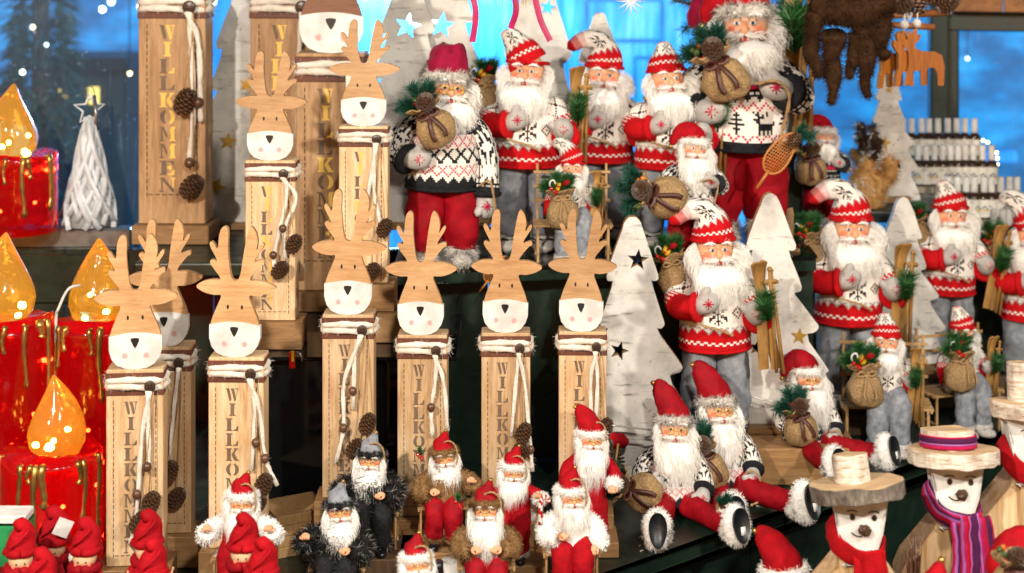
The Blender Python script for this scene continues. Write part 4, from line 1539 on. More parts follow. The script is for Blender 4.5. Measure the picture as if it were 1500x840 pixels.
def velvet_hat_mesh(kind, mat):
    mb = MB()
    if kind == 'fez':
        p = [(0, .01, .04), (0, .014, .09), (-.01, .02, .14), (-.02, .025, .165), (-.022, .026, .175)]
        rad = [(.088, .086), (.092, .088), (.088, .08), (.066, .06), (.01, .01)]
    elif kind == 'tall':
        p = [(0, .012, .04), (-.010, .016, .085), (-.032, .022, .13), (-.064, .026, .175), (-.10, .03, .215), (-.122, .03, .228)]
        rad = [(.090, .086), (.086, .082), (.076, .070), (.060, .052), (.042, .034), (.008, .008)]
    elif kind == 'side':
        p = [(0, .012, .04), (-.02, .016, .08), (-.055, .02, .105), (-.10, .02, .095), (-.135, .02, .055), (-.15, .02, .01), (-.152, .02, 0)]
        rad = [(.088, .085), (.084, .080), (.070, .066), (.052, .050), (.036, .034), (.02, .02), (.004, .004)]
    else:   # up
        p = [(0, .012, .04), (0, .016, .09), (.008, .022, .13), (.02, .026, .17), (.03, .03, .195)]
        rad = [(.086, .084), (.070, .068), (.05, .048), (.028, .028), (.004, .004)]
    q = smooth_path(p, 4)
    rr = []
    for k in range(len(q)):
        t = k / (len(q) - 1) * (len(rad) - 1); i = min(int(t), len(rad) - 2); f = t - i
        rr.append(tuple(rad[i][j] * (1 - f) + rad[i + 1][j] * f for j in (0, 1)))
    mb.sweep(q, rr, 32)
    mb.jitter(.016, 11, len(kind))
    mb.jitter(.005, 34, len(kind))
    mb.ell(q[-1], .014, 10, 7, 1)
    return mb.mesh('hat', [mat, 'gold_paint'])


def trim_mesh(mats, patch, L=.026, seed=5, n=2600):
    """fur band round the head under the hat"""
    mb = MB()
    pts = [(.083 * sin(2 * pi * k / 28), .010 - .080 * cos(2 * pi * k / 28), .042 + .010 * cos(2 * pi * k / 28)) for k in range(29)]
    src = MB(); src.sweep(pts, .022, 8)
    for s_ in (-1, 1):
        src.sweep([(s_ * .080, .0, .03), (s_ * .090, -.01, -.02), (s_ * .088, -.015, -.07)], [.022, .024, .016], 8)
    mb.v, mb.f, mb.m = list(src.v), list(src.f), list(src.m)
    mb.fur(src, n, L, .0028, .5, .8, seed, (0, 1), patch)
    return mb.mesh('fur_trim', list(mats))


def glasses_mesh():
    mb = MB()
    for s_ in (-1, 1):
        mb.sweep([(s_ * .030 + .021 * sin(a), -.094, .002 + .016 * cos(a)) for a in [2 * pi * k / 16 for k in range(17)]], .0028, 5)
    mb.sweep([(-.010, -.094, .004), (0, -.097, .006), (.010, -.094, .004)], .0026, 5)
    return mb.mesh('glasses', ['gold_wire'])


def trousers_mesh(mat, pose, seed=1, baggy=1.0):
    mb = MB()
    w = baggy
    for s_ in (-1, 1):
        if pose in ('stand', 'short'):
            q_ = 1.16 if pose == 'stand' else 1.0
            p = [(s_ * .055, .0, .03), (s_ * .075, .005, -.06 * q_), (s_ * .082, .0, -.16 * q_), (s_ * .088, -.004, -.26 * q_), (s_ * .088, -.004, -.335 * q_)]
            r = [(.080, .090), (.082 * w, .095), (.082 * w, .090), (.080 * w, .082), (.066, .070)]
        elif pose == 'sit':
            p = [(s_ * .050, .02, .02), (s_ * .075, -.06, .015), (s_ * .082, -.155, -.03), (s_ * .082, -.195, -.12), (s_ * .085, -.195, -.24), (s_ * .088, -.19, -.335)]
            r = [.080, .092, .096, .090, .082, .072]
        else:   # legs stretched forward, soles to the viewer
            a = .16 if pose == 'stretch' else .10
            p = [(s_ * .05, .03, .0), (s_ * .09, -.12, -.025), (s_ * (.09 + a * .5), -.32, -.035), (s_ * (.09 + a), -.54, -.02)]
            r = [.085, .080, .068, .058]
        q = smooth_path(p, 5)
        rr = []
        for k in range(len(q)):
            t = k / (len(q) - 1) * (len(r) - 1); i = min(int(t), len(r) - 2); f = t - i
            A = r[i] if isinstance(r[i], tuple) else (r[i], r[i]); B = r[i + 1] if isinstance(r[i + 1], tuple) else (r[i + 1], r[i + 1])
            rr.append((A[0] * (1 - f) + B[0] * f, A[1] * (1 - f) + B[1] * f))
        mb.sweep(q, rr, 26)
    mb.ell((0, .01, .0), (.125, .095, .07), 24, 12)
    mb.jitter(.014, 13, seed)
    mb.jitter(.006, 34, seed + 5)
    return mb.mesh('trousers', [mat])


def boot_mesh(kind, s_, pose, seed=1):
    """one boot, ankle position by pose"""
    if pose in ('stand', 'short'):
        c = Vector((s_ * .088, 0, -.456 if pose == 'stand' else -.39))
    elif pose == 'sit':
        c = Vector((s_ * .09, -.19, -.405))
    else:
        a = .16 if pose == 'stretch' else .10
        c = Vector((s_ * (.09 + a), -.58, .01))
    mb = MB(); src = MB()
    if pose == 'sit' and kind == 'felt':
        src.sweep([c + Vector((0, .0, .085)), c + Vector((0, .0, .05)), c + Vector((0, -.004, .01)), c + Vector((0, -.01, -.018))], [.086, .090, .084, .07], 22)
        src.ell(c + Vector((0, -.065, .018)), (.072, .095, .042), 20, 10, 0)
    elif pose in ('stand', 'short', 'sit'):
        src.sweep([c + Vector((0, .01, .075)), c + Vector((0, .008, .05)), c + Vector((0, .0, .02)), c + Vector((0, -.01, -.005)), c + Vector((0, -.01, -.018))], [(.066, .066), (.070, .070), (.066, .072), (.062, .080), (.05, .07)], 22)
        src.ell(c + Vector((0, -.055, .012)), (.056, .078, .036), 20, 10, 0)
    else:
        R = rotm(-.25, .0, s_ * .22)
        src.ell(c, (.088, .062, .125), 22, 12, 0, R)
        src.ell(c + R @ Vector((0, .06, -.04)), (.066, .08, .066), 18, 10, 0, R)
    if kind == 'felt':
        mb = src
        mb.jitter(.006, 22, seed)
        for z in (.030, .046):   # laces with a bow
            mb.sweep([c + Vector((.073 * sin(2 * pi * k / 20), .004 - .076 * cos(2 * pi * k / 20), z)) for k in range(21)], .0036, 5, 1)
        for q in (-1, 1):
            mb.sweep(smooth_path([c + Vector((0, -.078, .038)), c + Vector((q * .035, -.092, .058)), c + Vector((q * .050, -.090, .028)), c + Vector((q * .008, -.082, .036)), c + Vector((q * .03, -.094, -.004))], 4), .0034, 5, 1)
        return mb.mesh('boot', ['mottled_wool', 'boot_black'])
    if kind == 'black':
        mb = MB()
        mb.ell(c + Vector((0, -.04, .0)), (.05, .085, .045), 18, 10, 0)
        mb.sweep([c + Vector((0, .01, .06)), c + Vector((0, 0, 0))], [.045, .05], 16)
        return mb.mesh('boot', ['boot_black'])
    mats, patch = (['fur_pale', 'fur_smoke'], (20, .14)) if kind == 'mottled' else (['fur_white', 'fur_smoke'], (12, .26))
    mb.v, mb.f, mb.m = list(src.v), list(src.f), list(src.m)
    mb.fur(src, 3200, .024, .0026, .5 if pose != 'stretch' else .35, .9, seed, (0, 1), patch)
    if pose not in ('stand', 'short', 'sit'):
        R = rotm(-.25, 0, s_ * .22)
        pl = []
        for k in range(24):
            a = 2 * pi * k / 24
            pl.append((.056 * sin(a) * (1 + .16 * cos(a)), .105 * cos(a)))
        so = MB(); so.plate([pl], -.012, .004, 2, 2)
        M = Matrix.Translation(c + R @ Vector((0, -.068, 0))) @ R.to_4x4()
        mb.add(so.v, so.f, 2, M)
        if s_ > 0:
            mb.box(M @ Vector((.004, -.0135, -.03)), (.034, .002, .05), 3, R)
        mats = mats + ['sole_black', 'white_card']
    return mb.mesh('boot', mats)


def rope_mesh(pts, r=.006):
    mb = MB()
    p = smooth_path(pts, 6)
    for k in range(2):
        mb.sweep([v + Vector((r * .55 * cos(i * 1.1 + k * pi), r * .4 * sin(i * 1.1 + k * pi), r * .4 * sin(i * 1.1 + k * pi))) for i, v in enumerate(p)], r * .72, 6)
    mb.ell(p[-1], r * 1.5, 8, 6)
    return mb.mesh('rope', ['twine'])


# ------------------------------------------------------------ things dolls hold
def needles(mb, base, d, L, n, nl, seed, m=0, w=.004, spread=.75):
    rn = random.Random(seed)
    base, d = Vector(base), Vector(d).normalized()
    mb.sweep([base, base + d * L], [.004, .002], 5, 1)
    for _ in range(n):
        t = rn.random()
        v = Vector((rn.gauss(0, 1), rn.gauss(0, 1), rn.gauss(0, 1)))
        v = (v - d * v.dot(d)).normalized()
        e = (v * spread + d * rn.uniform(.4, 1.0)).normalized()
        p = base + d * L * t
        q = p + e * nl * rn.uniform(.6, 1.1)
        sd = e.cross(Vector((rn.gauss(0, 1), rn.gauss(0, 1), rn.gauss(0, 1)))).normalized()
        mb.ribbon([p, (p + q) * .5 + Vector((0, 0, .004)), q], w, sd, m, .7)


def sprig_mesh(seed=1, blue=False, L=.13, n=230, nl=.075):
    mb = MB()
    rn = random.Random(seed)
    for k in range(3):
        needles(mb, (0, 0, 0), (rn.uniform(-.5, .5), rn.uniform(-.5, .1), 1), L * rn.uniform(.7, 1.1), n, nl, seed + k, 0)
    return mb.mesh('pine_sprig', ['needle_blue' if blue else 'needle_green', 'dark_wood'])


def sack_mesh(mat='burlap', seed=1):
    """a soft bag tied at the neck with its mouth folded out; 1 = bag height"""
    mb = MB()
    pr = [(.05, -.50), (.26, -.47), (.40, -.33), (.44, -.12), (.39, .08), (.27, .22), (.19, .28), (.22, .34), (.34, .44), (.40, .50), (.37, .52), (.27, .44), (.16, .36), (.02, .34)]
    q = smooth_path([(r, 0, z) for r, z in pr], 3)
    N = 40
    vs, fs = [], []
    for i, p in enumerate(q):
        for k in range(N):
            a = 2 * pi * k / N
            f = 1 + .10 * sin(9 * a + seed) * max(0, min(1, (p.z - .05) * 4)) + .03 * sin(3 * a + seed * 2)
            vs.append((p.x * f * cos(a), p.x * f * sin(a) * .85, p.z + (.03 * sin(5 * a + seed) if p.z > .38 else 0)))
    for i in range(len(q) - 1):
        for k in range(N):
            j = (k + 1) % N
            fs.append((i * N + k, i * N + j, (i + 1) * N + j, (i + 1) * N + k))
    mb.add(vs, fs)
    mb.jitter(.04, 4, seed)
    return mb.mesh('bag', [mat])


def tie_mesh(mat, tails=True):
    mb = MB()
    mb.sweep([(.205 * cos(2 * pi * k / 24), .18 * sin(2 * pi * k / 24), .285) for k in range(25)], [(.03, .03)] * 25, 6)
    w = (.055, .012) if mat == 'brown_satin' else (.022, .022)
    for s_ in (-1, 1):
        mb.sweep(smooth_path([(0, -.20, .285), (s_ * .13, -.27, .37), (s_ * .22, -.25, .30), (s_ * .12, -.25, .25), (0, -.21, .28)], 4), w, 6)
        if tails:
            mb.sweep(smooth_path([(0, -.21, .28), (s_ * .08, -.36, .10), (s_ * .14, -.42, -.12), (s_ * .12, -.43, -.25)], 4), w, 6)
    return mb.mesh('bow', [mat])


def berries_mesh(seed, cols=('berry_red', 'berry_orange', 'berry_green'), n=7):
    rn = random.Random(seed)
    mb = MB()
    for k in range(n):
        mb.ell((rn.uniform(-.30, .30), rn.uniform(-.30, .05), .52 + rn.uniform(-.08, .16)), rn.uniform(.055, .075), 12, 8, k % len(cols))
    return mb.mesh('berries', list(cols))


def gift_mesh(seed):
    mb = MB()
    rn = random.Random(seed)
    R = rotm(rn.uniform(-.5, .5), rn.uniform(-.6, .6), rn.uniform(0, 3))
    c = Vector((rn.uniform(-.15, .15), rn.uniform(-.15, .1), .58))
    mb.box(c, (.24, .17, .20), 0, R, .01); mb.box(c, (.05, .176, .206), 1, R); mb.box(c, (.246, .176, .04), 1, R)
    mb.sweep([c + Vector((.16, -.05, .05)), c + Vector((.30, -.1, .16))], .07, 12, 2)
    mb.sweep(smooth_path([c + Vector((-.2, -.1, -.1)), c + Vector((-.22, -.12, .14)), c + Vector((-.12, -.14, .2)), c + Vector((-.08, -.14, .1))], 4), .025, 8, 3)
    return mb.mesh('toys', ['yellow_plastic', 'berry_red', 'velvet_bright', 'white_paint'])


def sack(label, M, size, fill, seed=1, bow='twine', tails=True, sprig_blue=True):
    t = thing('sack', label, 'sack', group='little burlap sacks carried by dolls')
    t.matrix_world = M @ Matrix.Scale(size, 4)
    put('bag', cached(('bag', seed % 3), lambda: sack_mesh('burlap', seed % 3 + 1)), t)
    put('bow', cached(('bow', bow, tails), lambda: tie_mesh(bow, tails)), t)
    if 'c' in fill:
        put('pine_cone', cached('cone', cone_mesh), t, Matrix.Translation((.05, -.22, .55)) @ rotm(1.0, .3, 0).to_4x4() @ Matrix.Scale(.44, 4))
    if 's' in fill:
        for k, (x, y, ry) in enumerate(((-.15, .0, -.5), (.16, .08, .3), (-.02, .05, -.05))):
            put('pine_sprig', cached(('sprig', sprig_blue, k), lambda: sprig_mesh(3 + k, sprig_blue)), t, Matrix.Translation((x, y, .40)) @ rotm(0, ry, k).to_4x4() @ Matrix.Scale(3.6, 4))
    if 'b' in fill:
        put('berries', cached(('ber', seed % 3), lambda: berries_mesh(seed % 3)), t)
    if 'g' in fill:
        put('toys', cached(('toys', seed % 3), lambda: gift_mesh(seed % 3)), t)
        put('holly', cached('holly', lambda: holly_mesh()), t, Matrix.Translation((-.22, -.15, .5)) @ Matrix.Scale(.30, 4))
    return t


def holly_mesh():
    mb = MB()
    rn = random.Random(9)
    for k in range(7):
        a = k * .9
        L, w = 1.0, .34
        pts = []
        for i in range(13):
            t = i / 12
            ww = w * sin(pi * min(1, t * .95 + .02)) * (1.0 if i % 2 else .62)
            pts.append((t * L, ww))
        out = pts + [(p[0], -p[1]) for p in pts[::-1]]
        R = rotm(rn.uniform(-.6, .6), rn.uniform(-1.4, -.2), a)
        vs = [R @ Vector((p[0], p[1], .25 * abs(p[1]))) for p in out]
        c = R @ Vector((.5, 0, 0))
        mb.add([c] + vs, [(0, i + 1, (i + 1) % len(vs) + 1) for i in range(len(vs))], 0)
    for k in range(4):
        mb.ell((rn.uniform(-.3, .3), rn.uniform(-.6, -.3), rn.uniform(-.2, .3)), .17, 10, 7, 1)
    return mb.mesh('holly', ['holly_green', 'berry_red'])


def skis(label, M, size, sprig=True):
    """a pair of short wooden skis bound with two poles; length 1 along z"""
    t = thing('wooden_skis', label, 'skis', group='toy skis held by dolls')
    t.matrix_world = M @ Matrix.Scale(size, 4)

    def ski():
        mb = MB()
        pts = [(0, 0, -.5), (0, 0, -.2), (0, .0, .15), (0, -.005, .34), (0, -.035, .43), (0, -.085, .5)]
        mb.sweep(smooth_path(pts, 4), [(.052, .013)] * 20 + [(.025, .012)], 10, 0, True, None, 0, (1, 0, 0))
        return mb.mesh('ski', ['ski_wood'], False)

    def pole():
        mb = MB(); mb.sweep([(0, 0, -.5), (0, 0, .42)], .017, 8)
        mb.box((0, 0, .33), (.12, .03, .03), 0, None, .004); mb.ell((0, 0, .44), .025, 8, 6)
        return mb.mesh('pole', ['ski_wood'])
    put('ski', cached('ski', ski), t, rotm(0, .06, .15).to_4x4())
    put('ski', cached('ski', ski), t, Matrix.Translation((.05, .04, -.02)) @ rotm(0, -.10, -.2).to_4x4())
    put('pole', cached('pole', pole), t, Matrix.Translation((.09, -.05, -.03)) @ rotm(0, .03, 0).to_4x4())
    put('pole', cached('pole', pole), t, Matrix.Translation((.13, -.03, -.05)) @ rotm(0, -.03, .3).to_4x4())
    if sprig:
        put('pine_sprig', cached(('sprig', False, 9), lambda: sprig_mesh(12, False, .15, 260, .085)), t, Matrix.Translation((.03, -.10, -.05)) @ rotm(.1, .1, 0).to_4x4() @ Matrix.Scale(1.75, 4))
    return t


def snowshoe(label, M, size):
    t = thing('snowshoe', label, 'snowshoe', group='woven snowshoes')
    t.matrix_world = M @ Matrix.Scale(size, 4)
    mb = MB()
    rim = [(.17 * sin(a) * (1 - .25 * cos(a)), 0, .34 * cos(a)) for a in [2 * pi * k / 28 for k in range(29)]]
    mb.sweep(rim, .018, 7); mb.sweep([(0, 0, -.30), (0, 0, -.62)], .022, 7)
    put('rim', mb.mesh('rim', ['wicker_orange']), t)
    mb = MB()
    for k in range(-4, 5):
        x = k * .037
        zt_ = .34 * sqrt(max(0, 1 - (x / .19) ** 2))
        mb.sweep([(x - .03, -.003, -zt_), (x + .03, .003, zt_)], .007, 5)
    for k in range(-7, 8):
        z = k * .045
        xx = .17 * sqrt(max(0, 1 - (z / .345) ** 2))
        mb.sweep([(-xx, .003, z - .02), (xx, -.003, z + .02)], .007, 5)
    put('webbing', mb.mesh('webbing', ['wicker_orange']), t)
    put('pine_sprig', cached(('sprig', True, 8), lambda: sprig_mesh(15, True)), t, Matrix.Translation((0, -.04, .34)) @ rotm(.3, .6, 0).to_4x4() @ Matrix.Scale(2.0, 4))
    put('pine_cone', cached('cone', cone_mesh), t, Matrix.Translation((.04, -.09, .28)) @ Matrix.Scale(.2, 4))
    return t


def sled(label, M, w=.34, d=.26, h=.19, back=.30):
    """slatted toy sled bench"""
    t = thing('sled_bench', label, 'toy sled', group='slatted toy sleds under seated dolls')
    t.matrix_world = M

    def seat():
        mb = MB()
        for k in range(4):
            mb.box((0, -d / 2 + d * (k + .5) / 4, h), (w, d / 4 * .72, .018), 0, None, .002)
        return mb.mesh('seat', ['pale_wood'], False)
    put('seat', cached(('sseat', w, d, h), seat), t)
    for s_ in (-1, 1):
        for y in (-d * .42, d * .42):
            def leg():
                mb = MB(); mb.box((0, 0, h / 2 - .005), (.022, .022, h - .012), 0, None, .002); return mb.mesh('leg', ['pale_wood'], False)
            put('leg', cached(('sleg', h), leg), t, Matrix.Translation((s_ * w * .44, y, 0)))

        def run():
            mb = MB(); mb.box((0, -.0, h * .32), (.018, d * 1.1, .022), 0, None, .002); return mb.mesh('runner', ['pale_wood'], False)
        put('runner', cached(('srun', h, d), run), t, Matrix.Translation((s_ * (w * .44 + .021), 0, 0)))
        put('side_rail', cached(('srun', h, d), run), t, Matrix.Translation((s_ * (w * .44 + .021), 0, h * .66)))
    if back:
        def bk():
            mb = MB()
            for s_ in (-1, 1):
                mb.box((s_ * w * .44, d * .5, h + back / 2), (.022, .018, back), 0, None, .002)
            for z in (.35, .60, .85):
                mb.box((0, d * .5 - .016, h + back * z), (w * .98, .012, .026), 0, None, .002)
            return mb.mesh('backrest', ['pale_wood'], False)
        put('backrest', cached(('sback', w, h, back), bk), t)
    return t


# ------------------------------------------------------------ the dolls
ARM = {   # shoulder, elbow, wrist ; mitten direction, thumb
 'chest': ([(-.105, .01, .275), (-.185, -.02, .20), (-.165, -.09, .165), (-.095, -.135, .175)], (.85, -.15, .45), (-.1, -.2, 1)),
 'ski': ([(.105, .01, .275), (.175, -.03, .20), (.195, -.08, .12), (.19, -.115, .11)], (-.25, -.5, .75), (-.8, -.2, .3)),
 'down': ([(.105, .01, .275), (.185, -.01, .17), (.205, -.03, .03), (.205, -.04, -.07)], (-.05, -.1, -1), (-.6, -.6, -.3)),
 'rope': ([(.105, .01, .275), (.195, -.02, .20), (.20, -.07, .16), (.15, -.125, .19)], (-.8, -.2, .25), (-.2, -.2, 1)),
 'hold': ([(-.105, .01, .275), (-.20, -.02, .19), (-.21, -.07, .12), (-.18, -.12, .10)], (.75, -.45, .1), (.1, -.2, 1)),
 'lap': ([(-.105, .01, .275), (-.185, -.01, .17), (-.20, -.06, .08), (-.195, -.09, .04)], (.15, -.2, -1), (.8, -.3, -.3)),
 'lapr': ([(.105, .01, .275), (.185, -.01, .18), (.20, -.06, .09), (.19, -.10, .06)], (-.2, -.5, -.6), (-.8, -.3, .2)),
}


def doll(label, loc, H, rz=0.0, pose='stand', pat='snow', hat=('knit', 0, 'left'), left='chest', right='ski', beard=0, lean=(0, 0), twist=0,
         trouser='grey_felt', boot='felt', glasses=False, trim=None, hatmat='velvet_red', mitt=None, cat='doll', rope=None, hipz=None, nolegs=False, hs=1.12):
    t = thing('christmas_doll', label, cat, loc, rz, H, 'white bearded Christmas dolls')
    hip = hipz if hipz is not None else {'stand': .481, 'short': .415, 'sit': .430}.get(pose, .115)
    MH = Matrix.Translation((0, 0, hip))
    MU = MH @ rotm(lean[0], lean[1], twist).to_4x4()
    if not nolegs:
        put('trousers', cached(('tr', trouser, pose), lambda: trousers_mesh(trouser, pose, 1 if pose == 'stand' else 2, 1.1 if 'velvet' in trouser else 1.0)), t, MH)
        for s_ in (-1, 1):
            put('boot', cached(('boot', boot, s_, pose), lambda: boot_mesh(boot, s_, pose, 3 + s_)), t, MH)
    put('jumper', cached(('jum', pat), lambda: jumper_mesh(pat, 2)), t, MU)
    mit = mitt or ('pale_grey_felt')
    for key, s_ in ((left, -1), (right, 1)):
        pts, d, th = ARM[key]
        if (pts[0][0] < 0) != (s_ < 0):
            pts = [(-p[0], p[1], p[2]) for p in pts]; d = (-d[0], d[1], d[2]); th = (-th[0], th[1], th[2])
        kind = 'snow' if pat == 'snow' else 'dark'
        sl = put('sleeve', cached(('sl', key, kind, s_), lambda: sleeve_mesh(pts, kind)), t, MU)
        put('mitten', cached(('mit', key, mit, s_), lambda: mitten_mesh(pts[-1], d, th, mit)), t, MU)
    hv = sum(map(ord, label))
    head(t, MU, beard, hat, trim, hatmat, glasses, MU @ Matrix.Translation((0, -.005, HEADZ)) @ rotm(.05 * sin(hv * .7), .06 * sin(hv * 1.3), .16 * sin(hv)).to_4x4(), hs)
    if rope:
        put('rope', cached(('rope', rope), lambda: rope_mesh(ROPES[rope])), t, MU)
    return t, t_matrix(t) @ MU


ROPES = {
 'shoulder': [(-.10, -.05, .31), (-.115, -.145, .25), (-.06, -.175, .13), (-.02, -.172, .05)],
 'belly': [(-.13, -.13, .12), (-.07, -.185, .10), (.0, -.18, .08), (.06, -.165, .05)],
 'hang': [(.16, -.10, -.02), (.20, -.16, .01), (.23, -.13, -.10), (.24, -.12, -.26), (.25, -.12, -.36)],
 'loop': [(.02, -.20, .22), (.10, -.215, .235), (.15, -.20, .18), (.13, -.19, .05), (.12, -.19, -.02)],
 'lap': [(.12, -.16, .06), (.17, -.20, .08), (.21, -.20, .0), (.20, -.24, -.08), (.12, -.28, -.10)],
}


def t_matrix(t):
    return Matrix.LocRotScale(t.location, t.rotation_euler.to_quaternion(), t.scale)


def head(t, MU, beard, hat, trim, hatmat, glasses, MHd=None, HS=1.12):
    M = (MHd or (MU @ Matrix.Translation((0, -.005, HEADZ)))) @ Matrix.Scale(HS, 4)
    f = put('face', cached('face', face_mesh), t, M)
    for s_ in (-1, 1):
        put('eye', cached('eye', eye_mesh), f, Matrix.Translation((s_ * .027, -.0695, .009)))
        put('eyebrow', cached(('brow', s_), lambda: brow_mesh(s_)), f)
    put('moustache', cached('mous', moustache_mesh), f)
    if glasses:
        put('glasses', cached('glasses', glasses_mesh), f)
    B = BEARDS[beard]
    put('beard', cached(('beard', beard), lambda: beard_mesh(*B)), t, M)
    if hat[0] == 'knit':
        put('hat', cached(('hat',) + hat, lambda: knit_hat_mesh(hat[1], hat[2])), t, M)
    else:
        h = put('hat', cached(('hat', hat[1], hatmat), lambda: velvet_hat_mesh(hat[1], hatmat)), t, M)
        tr = {'mottled': (('fur_pale', 'fur_smoke'), (18, .14)), 'white': (('fur_white', 'fur_white'), None), 'brown': (('fur_brown', 'fur_brown'), None),
              'grey': (('fur_black', 'fur_grey'), (30, .05)), 'pale': (('fur_white', 'fur_pale'), (16, .10))}[trim or 'mottled']
        put('fur_trim', cached(('trim', trim), lambda: trim_mesh(tr[0], tr[1])), h)


BEARDS = [
 (.116, .165, 2300, 1, .016), (.120, .185, 2300, 2, .020), (.118, .155, 2200, 3, .018),
 (.104, .25, 1600, 4, .026, 'beard_white', .03), (.102, .28, 1600, 5, .026, 'beard_white', -.02),
 (.102, .135, 1700, 6, .016), (.102, .15, 1700, 7, .018), (.106, .23, 1700, 8, .022, 'beard_white', .02),
]


def at(M, loc, rx=0, ry=0, rz=0):
    return Matrix.Translation(M @ Vector(loc)) @ (M.to_quaternion().to_matrix() @ rotm(rx, ry, rz)).to_4x4()


def ski_doll(nm, loc, H, rz=0, hat=('knit', 0, 'left'), beard=0, lean=(0, 0), skisM=((.205, -.17, .16), (0, .05, 0)), bag=True, rope='belly', seed=1, left='chest', short='', **kw):
    t, M = doll(nm, loc, H, rz, 'stand', 'snow', hat, left, 'ski', beard, lean, rope=rope, **kw)
    p, r = skisM
    skis('small wooden skis with green sprig held by the ' + short, at(M, p, *r), H * .52)
    if bag:
        sack('gift filled burlap sack on the shoulder of the ' + short, at(M, (-.19, .03, .30), 0, -.25, 0), H * .20, 'gs', seed, 'twine', False, False)
    return t
# ------------------------------------------------------------ knitted-jumper dolls on the upper shelf
SHORT = len(BEARDS) + 3
CBEARD = [(.094, .27, 1200, 21, .018), (.098, .32, 1200, 22, .022), (.092, .25, 1200, 23, .016), (.108, .125, 1500, 31, .020, 'beard_white', .02)]
BEARDS += CBEARD


def loc(px, py, z):
    return on(px, py, z)


FEZ = 'velvet fez hat doll'
t, M = doll('large doll in black nordic jumper and velvet fez hat, arm round a sack', loc(648, 390, ZA), .468, .10, 'short', 'nordic', ('vel', 'fez'), 'hold', 'down', SHORT,
            (0, .04), .08, 'velvet_red', 'mottled', True, 'mottled', 'velvet_magenta', rope='hang')
sack('burlap sack with pine cone, berries and fir held by the ' + FEZ, at(M, (-.085, -.21, .275), .1, -.5, .0), .468 * .215, 'csb', 0, 'brown_satin')
snowshoe('woven snowshoe hanging from the rope of the ' + FEZ, at(M, (.25, -.14, -.40), .5, .4, .3), .11)

ski_doll('snowflake jumper doll with tall upright knit hat beneath the hanging ribbons', loc(772, 368, ZA), .456, 0, ('knit', -.30, 'up'), 0, (0, 0), ((.23, -.02, .20), (0, .05, .2)), seed=1, short='doll under the ribbons')
ski_doll('snowflake jumper doll whose red hat tip points straight out sideways', loc(882, 350, ZA), .432, .06, ('knit', 0, 'left'), 1, (0, .02), ((.23, -.10, .08), (0, .03, -.2)), seed=2, bag=False, short='doll with the sideways hat tip')
ski_doll('snowflake jumper doll between the sideways hat doll and the largest doll', loc(977, 362, ZA), .432, 0, ('knit', .0, 'up'), 2, (0, 0), ((.25, -.04, .20), (0, .08, .2)), seed=0, bag=False, short='doll beside the largest doll')

BIG = 'largest doll'
t, M = doll('largest doll, in deer patterned jumper and red velvet trousers, arm round a fir filled sack', loc(1088, 357, ZA), .612, -.04, 'short', 'deer', ('vel', 'side'), 'hold', 'rope', SHORT,
            (0, .03), -.02, 'velvet_red', 'mottled', False, 'mottled', 'velvet_bright', rope='loop')
sack('tan sack with pine cone and fir clutched by the ' + BIG, at(M, (-.10, -.20, .25), .1, -.5, .0), .612 * .205, 'csb', 1, 'brown_satin')
snowshoe('woven snowshoe with fir sprig on the rope of the ' + BIG, at(M, (.12, -.23, -.03), .1, .55, .2), .155)
bk = at(M, (.17, .05, .36), 0, .02, 0)
skis('tall thin wooden skis behind the shoulder of the ' + BIG, bk, .42, True)
# garland and ornament behind the largest doll
gt = thing('fir_garland', 'dark green fir garland hanging behind the largest doll', 'garland', P(1146, 55, 3.84))
mb = MB()
for k in range(7):
    needles(mb, (.008 * sin(k * 2), 0, .12 - k * .045), (.2 * sin(k * 3), -.1, -1), .07, 150, .035, 30 + k, 0, .0022)
mb.sweep([(0, 0, .16), (0, .0, .62)], .003, 5, 1)
put('fir_branch', mb.mesh('fir_branch', ['needle_blue', 'dark_wood']), gt)
mo = thing('ornament', 'red and brown ornament ball on fir at the side of the largest doll', 'ornament', P(1030, 20, 3.86))
mb = MB(); mb.ell((0, 0, 0), (.042, .035, .05), 18, 12); mb.jitter(.008, 30, 2); put('ball', mb.mesh('ball', ['velvet_magenta']), mo)
mb = MB(); mb.sweep([(0, 0, .05), (0, .02, .55)], .002, 5); put('hanger', mb.mesh('hanger', ['dark_wood']), mo)
mb = MB()
for k in range(4):
    needles(mb, (-.03 + .012 * k, .02, .05 - .03 * k), (-.5, -.2, .6 - .5 * k), .06, 90, .03, 50 + k, 0, .002)
put('fir_branch', mb.mesh('fir_branch', ['needle_green', 'dark_wood']), mo)

# seated on a sled in the middle of the upper shelf
def seated(label, px, py, z, H, rz, hat, beard, short, seed, leanr=(0, 0), sackpos=(-.11, -.25, .10), fill='gs', sw=.72):
    p = loc(px, py, z)
    p.y += .19 * H
    t, M = doll(label, p, H, rz, 'sit', 'snow', hat, 'lap', 'ski', beard, leanr, hs=1.22)
    R = Matrix.Translation(p) @ rotm(0, 0, rz).to_4x4() @ Matrix.Scale(H, 4)
    sled('slatted wooden toy sled under the ' + short, R @ Matrix.Translation((0, .03, 0)), sw, .34, .35, .52)
    sack('round burlap sack in the lap of the ' + short, at(M, sackpos, -.05, -.06, .2), H * .34, fill, seed, 'twine', True, False)
    skis('flat wooden skis with green sprig held upright by the ' + short, at(M, (.19, -.15, .14), 0, .06, 0), H * .58)
    return t


